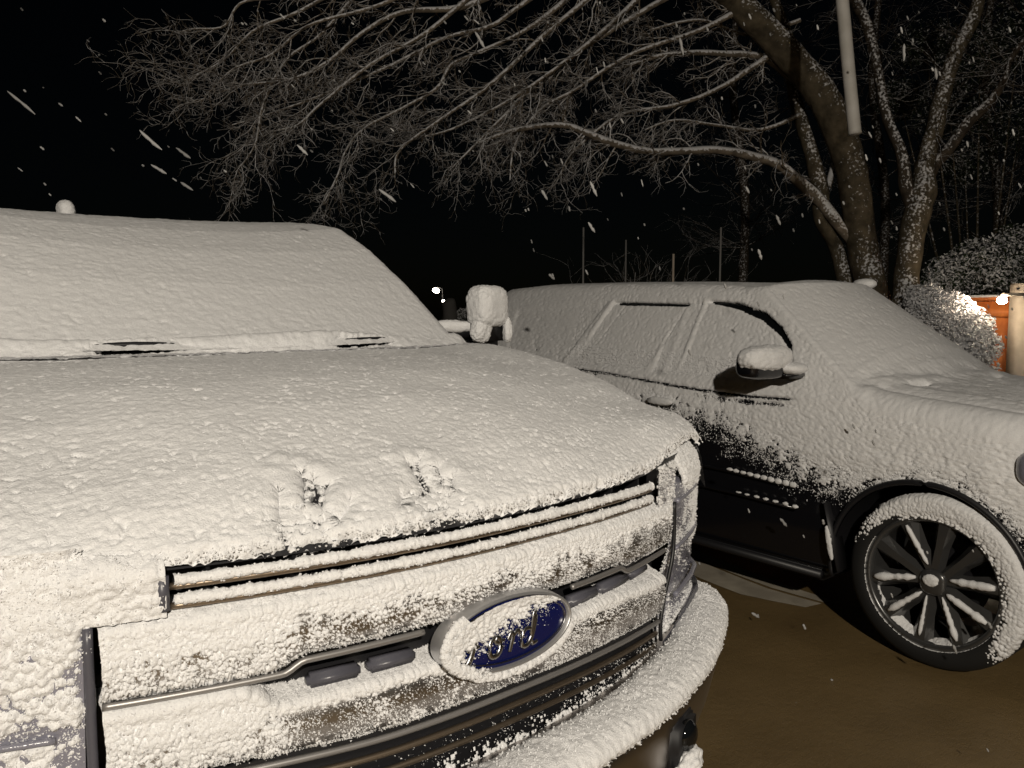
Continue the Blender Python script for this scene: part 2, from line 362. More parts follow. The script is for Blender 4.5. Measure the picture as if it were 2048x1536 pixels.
for (a, b) in (((-.50, 1.165, 1.488), (-.10, 1.125, 1.492)), ((.22, 1.135, 1.495), (.60, 1.185, 1.50))):
    wp = tube('wiper', smooth_path([a, ((a[0]+b[0])/2, (a[1]+b[1])/2-.012, 1.503), b], 12), .008, MDARK, truck)
# antenna on the roof, capped with snow
fin = boxes('antenna', [((-.10, 2.72, 2.0), (.018, .05, .03))], MDARK, truck, .008)
blob('snow_layer', (-.10, 2.70, 2.022), (.034, .05, .042), MS, fin, n=2.2, nu=40, nv=26, amp=.008)

# ------ nose: grille
nose = panel('radiator_support', np.stack(np.broadcast_arrays(np.linspace(-.70, .70, 40)[:, None], yf(np.linspace(-.70, .70, 40))[:, None]+.075, np.linspace(.72, 1.23, 8)[None, :]), -1), MDARK, truck, flip=True)
def face_grid(x0, x1, z0, z1, dx, dz, prof=None, rake=0.):
    xs = np.linspace(x0, x1, max(2, int((x1-x0)/dx))); zs = np.linspace(z0, z1, max(2, int((z1-z0)/dz)))
    X, Z = np.meshgrid(xs, zs, indexing='ij'); t = (Z-z0)/(z1-z0)
    Y = yf(X)+(interp(t, prof[0], prof[1]) if prof else 0)
    return np.stack([X, Y, Z], -1), X, Z, t
bar_prof = ([0, .04, .12, .5, .85, .95, 1], [.035, .004, -.006, -.012, -.002, .018, .055])
def zlow(x): return 1.037+.010*sstep(.42, .37, np.abs(x))
grille = nose; grille.name = 'grille'
# upper bar: bottom edge kicks up over the recess next to the badge
def warp_upper(P, X, t):
    P = P.copy(); lift = .015*sstep(.40, .365, np.abs(X)); zt = 1.152+.0*X
    zt = np.where(X > 0, zt-.030*(X/.55)**2*.6, zt)
    P[..., 2] = (1.034+lift-.014*np.clip(X, 0, 1)/.5)*(1-t)+zt*t; return P
P, X, Z, t = face_grid(-.632, .640, 0, 1, .02, .12, bar_prof); ub = panel('grille_bar', warp_upper(P, X, t), MCHR2, grille, flip=False)
P, X, Z, t = face_grid(-.634, .640, 0, 1, .0018, .0145, bar_prof); P = warp_upper(P, X, t)
left = sstep(-.36, -.44, X)
cov = interp(t, [0, .25, .50, .68, .85, 1], [.19, .26, .33, .52, 1.0, 1.2])+(interp(t, [0, .25, .6, .8], [.34, .30, .27, .1])*left)+.08*sstep(.0, -.3, X)*(1-left)
cov -= sstep(.25, .5, X)*interp(t, [0, .6, .75, 1], [.16, .20, .10, .0])
cov += (fbm(P, .035, 2, 40)-.5)*.34
snow_sheet('snow_layer', P, cov, grille, flip=False, cap=.010, clump=.0052, relief=(.03, .0015, .010, .0014), k=11, edge=.25, grains=(190000, .0013, .6), crumb=(.012, .0028))
# chrome lip under the upper bar
def lipz(x): return 1.034+.015*sstep(.40, .365, abs(x))-.014*np.clip(x, 0, 1)/.5
for x0, x1 in ((-.635, -.165), (.19, .60)):
    xs = np.linspace(x0, x1, 60); tube('trim', np.stack([xs, yf(xs)-.006, lipz(xs)-.002], -1), .0055, MTRIM, grille, 6)
# lower bar
bar2 = ([0, .06, .15, .55, .88, 1], [.03, .002, -.006, -.014, -.004, .055])
def warp_lower(P, X, t):
    P = P.copy(); zt = .990-.030*sstep(.30, .6, X)+.042*sstep(-.40, -.46, X); zb = .888-.035*(np.clip(X, 0, 1)/.57)**1.6+.012*sstep(-.2, -.5, X)
    P[..., 2] = zb*(1-t)+zt*t; return P
P, X, Z, t = face_grid(-.632, .600, 0, 1, .02, .12, bar2); lb = panel('grille_bar', warp_lower(P, X, t), MCHR2, grille, flip=False)
P, X, Z, t = face_grid(-.634, .600, 0, 1, .0018, .0165, bar2); P = warp_lower(P, X, t); left = sstep(-.36, -.46, X)
cov = interp(t, [0, .55, .74, .84, 1], [.19, .25, .30, .92, 1.1])+left*interp(t, [0, .2, .6], [.06, .24, .36])
cov -= sstep(.28, .45, X)*interp(t, [0, .7, .8], [.22, .18, 0])
cov += (fbm(P, .035, 2, 44)-.5)*.30
snow_sheet('snow_layer', P, cov, grille, flip=False, cap=.010, clump=.0052, relief=(.03, .0015, .010, .0014), k=13, edge=.25, grains=(190000, .0013, .6), crumb=(.012, .0028))
# dark recess and bright vent inserts either side of the badge
P, X, Z, t = face_grid(-.63, .62, .96, 1.06, .03, .05); panel('recess', P+np.array([0, .045, 0]), MDARK, grille, flip=True)
for xa, xb in ((-.356, -.268), (-.256, -.170), (.200, .298), (.308, .425), (.44, .52)):
    xm = (xa+xb)/2; an = math.atan(2*K*xm); 
    boxes('vent_insert', [((xm, float(yf(xm))+.018, 1.003-.008*sstep(.1, .5, np.array(xm))), ((xb-xa)/2, .014, .011), (0, 0, an))], MGREY, grille, .006)
# upper slot: two thin bars with snow lying on them
for zb, k in ((1.191, 20), (1.162, 24)):
    xs = np.linspace(-.545, .535, 90); zz = zb-.016*(np.clip(xs, 0, 1)/.55)**2+.000*xs
    b = tube('thin_bar', np.stack([xs, yf(xs)+.006, zz-.002], -1), .0055, MBRASS, grille, 8)
    xs = np.linspace(-.54, .53, 470); th = np.linspace(-.55*math.pi, .62*math.pi, 15)
    Xg, Tg = np.meshgrid(xs, th, indexing='ij'); zz = zb-.016*(np.clip(Xg, 0, 1)/.55)**2
    r = .0050*(.6+.8*fbm(np.stack([Xg, Tg*0, Tg*0], -1), .02, 2, k))
    P = np.stack([Xg, yf(Xg)+.004-r*1.0*np.cos(Tg), zz+.006+r*1.05*np.sin(Tg)], -1)
    snow_sheet('snow_layer', P, 1.0-.9*sstep(-.02, -.45, Tg/ math.pi)-.0*Xg, grille, flip=False, cap=.0055, clump=.0060, relief=(.014, .0012, .008, .0006), k=k, crumb=(.0065, .0016), grains=(150000, .0021))
for x_ in np.linspace(-.49, .49, 9): boxes('slot_rib', [((x_, float(yf(x_))+.04, 1.18), (.003, .02, .034))], MDARK, grille)
# lower slot: dark with two thin bars and a bright lip
def lz(x, z): return z-.035*(np.clip(x, 0, 1)/.57)**1.6+.010*sstep(-.2, -.5, x)
xs = np.linspace(-.645, .575, 90)
tube('trim', np.stack([xs, yf(xs)-.006, lz(xs, .884)], -1), .0058, MTRIM, grille, 6)
for z_, r_, y_ in ((.851, .0060, .004), (.820, .0055, .006)):
    tube('thin_bar', np.stack([xs, yf(xs)+y_, lz(xs, z_)], -1), r_, MBRASS, grille, 8)
P, X, Z, t = face_grid(-.645, .58, .75, .89, .03, .02); panel('recess', P+np.array([0, .022, 0]), MDARK, grille, flip=True)
P, X, Z, t = face_grid(-.645, .575, 0, 1, .0022, .03); P[..., 2] = .775*(1-t)+lz(X, .845)*t; P[..., 1] += .014-.02*(1-t)
snow_sheet('snow_layer', P, interp(t, [0, .30, 1], [.40, .12, -.04])+.0*X, grille, flip=False, cap=.007, clump=.0065, relief=None, k=28, under=.002, grains=(60000, .0013))
# ------ badge
badge = empty('badge', (.004, -.014, 1.011)); badge.parent = truck; badge.scale = (.885, .885, .885); badge.rotation_euler = (math.radians(-4), math.radians(1.5), 0)
def oval(name, a, b, y0, y1, material, parent, ring=None, nseg=72, dome=.0):
    th = np.linspace(0, 2*np.pi, nseg, endpoint=False)
    if ring:
        cs = [(-ring, y0+.012), (-ring*.75, y1+.002), (-ring*.2, y1), (ring*.35, y1+.004), (ring*.9, y0+.008), (ring, y0+.03)]
        V = [[( (a+q)*math.cos(t_), yy, (b+q)*math.sin(t_)) for q, yy in cs] for t_ in th]; V = np.array(V)
        i = np.arange(nseg*len(cs)).reshape(nseg, -1); j = np.roll(i, -1, axis=0)
        F = np.stack([i[:, :-1], i[:, 1:], j[:, 1:], j[:, :-1]], -1).reshape(-1, 4); return mesh_np(name, V, F, material, parent)
    rs = np.linspace(.001, 1, 12); V = np.array([[(a*r*math.cos(t_), y1-dome*(1-r*r), b*r*math.sin(t_)) for r in rs] for t_ in th])
    i = np.arange(nseg*12).reshape(nseg, -1); j = np.roll(i, -1, axis=0)
    F = np.stack([i[:, :-1], i[:, 1:], j[:, 1:], j[:, :-1]], -1).reshape(-1, 4); return mesh_np(name, V, F, material, parent)
oval('badge_ring', .168, .0725, -.010, -.024, MBEZ, badge, ring=.007)
plate = oval('badge_plate', .165, .069, 0, -.012, MBLUE, badge, dome=.008)
oval('badge_line', .153, .058, -.016, -.0205, MSILV, badge, ring=.0022)
# script lettering, one stroke chain per letter
def stroke(pts, w, k=.0):
    p = smooth_path([(x*1.0, 0, z) for x, z in pts], 26); r = .021+k+p[:, 0]*0
    p[:, 1] = -.0235+.006*((p[:, 0]/.15)**2); return p
SC = .00132
def letter(name, chains, ox):
    paths = []
    for ch, w in chains:
        p = stroke([((x+ox)*SC, (z)*SC) for x, z in ch], w); n_ = len(p)
        rr = 1.3*w*SC*(.55+.45*np.sin(np.linspace(.35, math.pi-.35, n_))); q = p.copy(); paths.append((q, rr))
    V, F = tubes_np(paths, 8); V[:, 1] = -.0225+(V[:, 1]+.0225)*.55; V[:, 0] -= .022; V[:, 2] -= .012; return mesh_np(name, V, F, MSILV, badge)
letter('badge_letter', [([(-6, 22), (-16, 28), (-26, 22), (-22, 12), (0, 18), (26, 25), (42, 30), (38, 22)], 3.2), ([(14, 22), (8, 4), (0, -14), (-12, -24), (-24, -22), (-20, -14)], 4.0), ([(-4, 0), (8, 2), (18, 3)], 2.8)], -68)
letter('badge_letter', [([(8, 8), (-4, 6), (-10, -6), (-6, -18), (6, -18), (14, -6), (10, 6), (2, 8), (6, 0), (20, 2)], 3.6)], -22)
letter('badge_letter', [([(-8, 0), (-2, 8), (2, 4), (-2, -8), (-6, -19)], 3.4), ([(-1, -3), (6, 7), (13, 9), (15, 3)], 3.2)], 14)
letter('badge_letter', [([(12, 6), (0, 8), (-9, -4), (-7, -17), (4, -17), (14, -4), (20, 14), (24, 28), (20, 30), (16, 14), (12, -6), (14, -18), (24, -16)], 3.5)], 42)
th = np.linspace(0, 2*np.pi, 240); rr = np.linspace(.0, 1., 60); Tg, Rg = np.meshgrid(th, rr, indexing='ij')
P = np.stack([.164*Rg*np.cos(Tg), -.0215-.003*Rg+0*Tg, .069*Rg*np.sin(Tg)], -1)
c_ = P[..., 2]/.069-.0+(-P[..., 0]/.16)*.62
cov = .17+.80*c_+.15*sstep(.75, .95, Rg)*(c_ > 0)
snow_sheet('snow_layer', P, cov, badge, cap=.011, clump=.0085, relief=(.02, .002, .009, .001), grains=(90000, .0013), crumb=(.008, .003), k=31, under=.012, flip=True)
# snow ledge on the badge's lower-left rim
xs = np.linspace(-.75*math.pi, -1.12*math.pi, 60); pts = np.stack([.172*np.cos(xs), np.full(60, -.018), .073*np.sin(xs)], -1)
Tt, Ph = np.meshgrid(np.linspace(-1.25*math.pi, -.62*math.pi, 140), np.linspace(-.6*math.pi, .6*math.pi, 16), indexing='ij')
Pq = np.stack([(.168+.009*np.sin(Ph))*np.cos(Tt), -.023-.003*np.cos(Ph), (.072+.009*np.sin(Ph))*np.sin(Tt)], -1)
snow_sheet('snow_layer', Pq, np.full(Tt.shape, .80)-.5*sstep(-.8*math.pi, -.62*math.pi, Tt), badge, cap=.007, clump=.009, relief=(.02, .002, .009, .001), k=33, flip=True, grains=(200000, .0018))
Tt, Ph = np.meshgrid(np.linspace(-.70*math.pi, -.08*math.pi, 180), np.linspace(-.6*math.pi, .2*math.pi, 12), indexing='ij')
Pq = np.stack([(.180+.006*np.sin(Ph))*np.cos(Tt), -.012-.008*np.cos(Ph), (.083+.006*np.sin(Ph))*np.sin(Tt)], -1)
snow_sheet('snow_layer', Pq, np.full(Tt.shape, .70), badge, cap=.008, clump=.008, relief=(.02, .002, .009, .001), k=35, flip=True, grains=(200000, .0018))

# ------ headlights (C shaped lamps wrapping round the corners)
def nose_curve(n, x0, x1, side):                # from the grille outwards and round the corner
    cx = [.0, .65, .75, .85, .93, .972, .992, 1.0, 1.003, 1.005]; cyv = [0, .118, .158, .203, .248, .30, .37, .45, .56, .70]
    s = np.concatenate([[0], np.cumsum(np.hypot(np.diff(cx), np.diff(cyv)))])
    u = np.linspace(interp(x0, [0, .65, .75, .85, .93, .972, .992, 1.0, 1.003, 1.005], s), x1 if x1 > 1.1 else interp(x1, cx, s), n)
    return np.stack([side*np.interp(u, s, cx), np.interp(u, s, cyv)], -1)
for sd in (-1, 1):
    hl = empty('headlight'); hl.parent = truck
    a = nose_curve(60, .655, 1.0, sd); zs = np.linspace(.80, 1.17, 30)
    P = np.stack(np.broadcast_arrays(a[:, None, 0], a[:, None, 1], zs[None, :]), -1).copy()
    tz = (P[..., 2]-.80)/.37; P[..., 1] += .018*np.sin(tz*6.0)*.4+.03*np.clip((tz-.9)/.1, 0, 1)**2
    if sd > 0: P[..., 0] -= .055*(1-tz)**2*np.clip((.95-np.abs(P[..., 0]))/.3, 0, 1)
    panel('lens', P, MLENS, hl, flip=sd < 0)
    # inner C-shaped chrome trim and projector housings
    for j, (zc, hh) in enumerate(((1.115, .030), (.995, .012), (.875, .030))):
        b = nose_curve(24, .69, .97, sd); V_ = []
        for (x, y) in b: V_.append((x, y-.006, zc))
        tube('lamp_trim', np.array(V_), .007 if hh > .02 else .005, MLENS, hl, 8)
    # snow over lamp and the wing above it
    a = nose_curve(250, .645, 1.0, sd); zs = np.linspace(.78, 1.256, 200)
    P = np.stack(np.broadcast_arrays(a[:, None, 0], a[:, None, 1], zs[None, :]), -1).copy(); tz = (P[..., 2]-.80)/.37
    P[..., 1] += .010*np.sin(tz*6.0)+(.045 if sd > 0 else .008)*np.clip((tz-.95)/.23, 0, 1)**2
    if sd > 0: P[..., 0] -= .055*np.clip(1-tz, 0, 1)**2*np.clip((.95-np.abs(P[..., 0]))/.3, 0, 1)
    if sd > 0:
        seam = 1.214+.034*sstep(.56, .80, P[..., 0])
        cov = .25+.86*sstep(1.11, 1.18, P[..., 2])*sstep(.70, .80, P[..., 0])+(fbm(P, .06, 2, 50)-.5)*.55+.35*np.exp(-((P[..., 2]-.985)/.02)**2)*sstep(.8, .9, P[..., 0])
        cov -= .4*sstep(.80, .72, P[..., 0])*sstep(1.02, 1.1, P[..., 2]); cov = np.where((P[..., 2] > seam) & (P[..., 0] < .965), -1, cov)
    else:
        cov = .54+(fbm(P, .06, 2, 51)-.5)*.8+.4*sstep(1.10, 1.18, P[..., 2])-.45*np.exp(-((P[..., 2]-1.0)/.012)**2)-.50*sstep(.96, .90, P[..., 2])*(fbm(P, .05, 2, 53))
        cov -= .5*sstep(-.665, -.652, P[..., 0])
    snow_sheet('snow_layer', P, cov, hl, flip=sd < 0, cap=.012, clump=.0115 if sd < 0 else .0085, relief=(.035, .004, .012, .002), k=52+sd, crumb=(.015, .0036 if sd < 0 else .0024), grains=(150000, .0016, .6))
# the bridge between hood lip and lamps, left and right (chrome ends of the upper slot)
for sd in (-1, 1):
    P, X, Z, t = face_grid(.56 if sd > 0 else -.665, .665 if sd > 0 else -.56, 1.10 if sd > 0 else 1.150, 1.205, .012, .012); P[..., 1] -= .004
    br = panel('lamp_bridge', P, MREFL if sd > 0 else MGREY, truck, flip=True)
    P, X, Z, t = face_grid(.56 if sd > 0 else -.675, .675 if sd > 0 else -.552, 1.10 if sd > 0 else 1.150, 1.222 if sd > 0 else 1.240, .0023, .0023); P[..., 1] += -.004+.03*sstep(1.215, 1.24, P[..., 2])
    cov = (.30+0*X) if sd > 0 else (.85+.35*sstep(1.18, 1.21, Z)-.35*sstep(-.57, -.555, X)+(fbm(P, .05, 2, 58)-.5)*.5)
    snow_sheet('snow_layer', P, cov, br, flip=False, cap=.010, clump=.0095, relief=(.03, .004, .010, .0015), k=60, crumb=(.012, .004), grains=(110000, .0018))
for sd in (1,):
    xq = np.linspace(.54, .93, 20); P = np.stack(np.broadcast_arrays(sd*xq[:, None], yf(xq)[:, None]+.022, np.linspace(1.14, 1.222, 5)[None, :]), -1); panel('seam_shade_panel', P, MDARK, truck, flip=sd < 0)  # dark sheet added behind the hood seam so the gap reads black
# vertical dark posts between lamp and grille
for x_ in (-.648, ):
    xs = np.full(14, x_); zs = np.linspace(.77, 1.148, 14); tube('grille_post', np.stack([xs, yf(xs)-.004, zs], -1), .0075, MGREY, truck, 8)
tube('grille_post', [(-.556, float(yf(.556))-.002, 1.158), (-.556, float(yf(.556))-.002, 1.208)], .010, MGREY, truck, 8)
tube('grille_post', smooth_path([(.662, float(yf(.66))-.008, 1.12), (.655, float(yf(.655))-.01, 1.0), (.60, float(yf(.61))-.012, .90), (.578, .085, .845), (.58, .085, .80)], 20), .005, MDARK, truck, 8)
# diagonal filler under the right lamp
P = np.zeros((24, 6, 3))
for i, q in enumerate(np.linspace(0, 1, 24)):
    xa = .585+q*.40; za = 0; zb_ = .735+.065*q; zt = .795+.045*q
    for j, w_ in enumerate(np.linspace(0, 1, 6)): P[i, j] = (xa, float(yf(np.array(xa)))-.018+.012*abs(w_-.5), zb_+(zt-zb_)*w_)
panel('lamp_filler', P, MGREY, truck, flip=True)

# ------ bumper
def bump_curve(n):
    cx = [0, .2, .4, .6, .75, .87, .95, 1.0, 1.022, 1.03]; cyv = [-.145, -.134, -.098, -.035, .035, .105, .165, .24, .36, .55]
    pts = smooth_path([(-x, y, 0) for x, y in zip(cx[::-1], cyv[::-1])][:-1]+[(x, y, 0) for x, y in zip(cx, cyv)], n); return pts[:, :2]
bc = bump_curve(160)
def inward(bc, dd):                              # offset the curve towards the truck
    t = np.gradient(bc, axis=0); t /= np.linalg.norm(t, axis=1, keepdims=True); return bc+np.stack([-t[:, 1], t[:, 0]], -1)*dd
prof = [(.14, .782), (.05, .784), (.02, .778), (.004, .760), (0, .73), (.0, .66), (.006, .58), (.02, .52), (.05, .485), (.10, .47)]
P = np.stack([np.concatenate([inward(bc, d_), np.full((160, 1), z_)], 1) for d_, z_ in prof], 1); P[..., 0] *= 1-.16*sstep(.74, .52, P[..., 2])
bumper = panel('bumper', P, MCHR2, truck, flip=True)
bc2 = bump_curve(820); sp = smooth_path([(.105, .790, 0), (.085, .802, 0), (.05, .803, 0), (.016, .797, 0), (-.002, .783, 0), (-.005, .768, 0), (-.002, .748, 0)], 62)
P = np.stack([np.concatenate([inward(bc2, d_), np.full((820, 1), z_)], 1) for d_, z_ in sp[:, :2]], 1)
q = np.linspace(0, 1, 62)[None, :]+0*P[..., 0]
cov = 1.35-.95*sstep(.72, .98, q)-.35*sstep(.06, 0, q); P = P-gnormals(P, True)*.012
snow_sheet('snow_layer', P, cov, bumper, flip=True, cap=.018, clump=.010, relief=(.05, .003, .016, .0016), k=70, under=.012, crumb=(.010, .0026), grains=(80000, .0021))
# lower fascia with fog lamp pocket and tow hook
lowc = bump_curve(120); P = np.stack([np.concatenate([inward(lowc, d_), np.full((120, 1), z_)], 1) for d_, z_ in [(.04, .50), (.03, .47), (.05, .40), (.09, .34)]], 1); P[..., 0] *= .86
panel('lower_valance', P, MDARK, truck, flip=True)
for sd in (-1, 1):
    xq = .43; yq = -.092
    boxes('fog_lamp_pocket', [((sd*xq, yq+.012, .675), (.060, .022, .055), (0, 0, sd*.24))], MDARK, truck, .012)
    fl = blob('fog_lamp', (sd*(xq+.01), yq-.006, .688), (.034, .020, .034), MGLASS, truck, n=2, nu=32, nv=20, amp=0, rot=(0, 0, sd*.24))
    blob('snow_layer', (sd*(xq-.01), yq-.020, .640), (.046, .026, .022), MS, fl, n=2, nu=60, nv=40, amp=.016, clump=.012, k=9, rot=(0, -.35, sd*.24))
xs = [-1.034, 1.034]
for x_ in xs: tube('bumper_edge', smooth_path([(x_*.995, .26, .765), (x_*.975, .34, .70), (x_*.93, .36, .60), (x_*.87, .33, .50)], 14), .008, MCHR, truck, 6)
# ------ wings, doors, bed
def side_panel(name, sd, pts_y, ztop, zbot, material, x=1.0, arch=None, dy=.03):
    ys = np.arange(pts_y[0], pts_y[1]+dy, dy); n = 22; P = np.zeros((len(ys), n, 3))
    for i, y in enumerate(ys):
        zt = ztop(y); zb = zbot
        if arch and abs(y-arch[0]) < arch[1]: zb = max(zbot, arch[2]+math.sqrt(arch[1]**2-(y-arch[0])**2))
        for j, q in enumerate(np.linspace(0, 1, n)):
            z = zb+(zt-zb)*q; w = (z-.5)/.8; P[i, j] = (sd*(x-.02*(w-.5)**2-.0), y, z)
    return panel(name, P, material, truck, flip=sd < 0)
for sd in (-1, 1):
    wg = side_panel('wing', sd, (.45, 1.45), lambda y: interp(y, [.45, 1.45], [1.16, 1.36]), .55, MPAINT2, 1.0, (.97, .46, .43))
    side_panel('door', sd, (1.46, 2.45), lambda y: 1.36, .50, MPAINT2); side_panel('door', sd, (2.46, 3.35), lambda y: 1.36, .50, MPAINT2)
    side_panel('bed_side', sd, (3.5, 5.75), lambda y: 1.40, .55, MPAINT2, 1.0, (4.95, .46, .43))
    for ya, yb in ((1.75, 2.42), (2.5, 3.3)):
        P = np.array([[(sd*(.97-.15*q), ya+(yb-ya)*p+(.35*q*(1-p) if ya < 2 else 0), 1.36+.44*q) for q in np.linspace(0, 1, 6)] for p in np.linspace(0, 1, 8)])
        panel('side_window', P, MGLASS, truck, flip=sd < 0)
    P = np.array([[(sd*(.99-.17*q), y, 1.36+(min(.47, max(.05, interp(y-1.24, DD, ZE)-1.42)))*q) for q in np.linspace(0, 1, 6)] for y in np.linspace(1.5, 3.75, 30)]); panel('cab_side', P, MPAINT2, truck, flip=sd < 0, inset=.012)
    ys = np.linspace(.275, 1.5, 300); xc = interp(ys, [.25, .30, .37, .45, .56], [.93, .968, .990, .998, 1.0]); Y_, Q_ = np.meshgrid(ys, np.linspace(0, 1, 34), indexing='ij')
    he = hood_z(np.full_like(Y_, .93), Y_-.22*(1-.55*Y_))-.030; P = np.stack([sd*(.930+(xc[:, None]-.930)*np.sin(Q_*math.pi/2)), Y_, he-.13*(1-np.cos(Q_*math.pi/2))], -1)
    panel('wing_top', P[::8, ::4], MPAINT2, truck, flip=sd > 0, inset=.006)
    snow_sheet('snow_layer', P, 1.15-.75*Q_**3, wg, flip=sd > 0, cap=.014, clump=.011, k=80, grains=(40000, .002) if sd > 0 else None)
boxes('bed', [((0, 4.6, .80), (.93, 1.12, .02)), ((0, 3.47, 1.1), (.95, .03, .28)), ((0, 5.74, 1.1), (.97, .03, .30))], MPAINT2, truck, .01)
boxes('rear_cab_wall', [((0, 3.72, 1.45), (.80, .02, .42))], MPAINT2, truck, .01)
boxes('chassis', [((0, 3.0, .50), (.42, 2.6, .08)), ((0, 2.5, .62), (.93, 1.0, .03)), ((0, .75, .72), (.5, .45, .22))], MDARK, truck, .01)
# door mirrors
for sd in (-1, 1):
    mr = boxes('door_mirror', [((sd*1.175, 1.47, 1.565), (.082, .045, .118), (0, 0, sd*.15))], MDARK, truck, .03, 4)
    boxes('mirror_glass', [((sd*1.168, 1.519, 1.565), (.066, .004, .10), (0, 0, sd*.15))], MGLASS, mr, .002)
    tube('mirror_arm', [(sd*.90, 1.55, 1.505), (sd*1.12, 1.50, 1.505)], .020, MDARK, mr)
    tube('mirror_arm', [(sd*.90, 1.55, 1.455), (sd*1.12, 1.50, 1.46)], .016, MDARK, mr)
    blob('snow_layer', (sd*1.162, 1.450, 1.618), (.085, .062, .084), MS, mr, n=3.6, nu=130, nv=80, amp=.008, clump=.014, k=12, rot=(0, 0, sd*.15))
    blob('snow_layer', (sd*1.122, 1.438, 1.530), (.044, .034, .062), MS, mr, n=2.6, nu=110, nv=80, amp=.009, clump=.012, k=14, rot=(0, .35*sd, sd*.15))
    blob('snow_layer', (sd*1.243, 1.420, 1.520), (.018, .022, .052), MS, mr, n=2.4, nu=50, nv=40, amp=.008, clump=.010, k=15)
    blob('snow_layer', (sd*1.02, 1.525, 1.535), (.13, .034, .026), MS, mr, n=2.4, nu=90, nv=36, amp=.008, clump=.012, k=16, rot=(0, 0, -sd*.22))

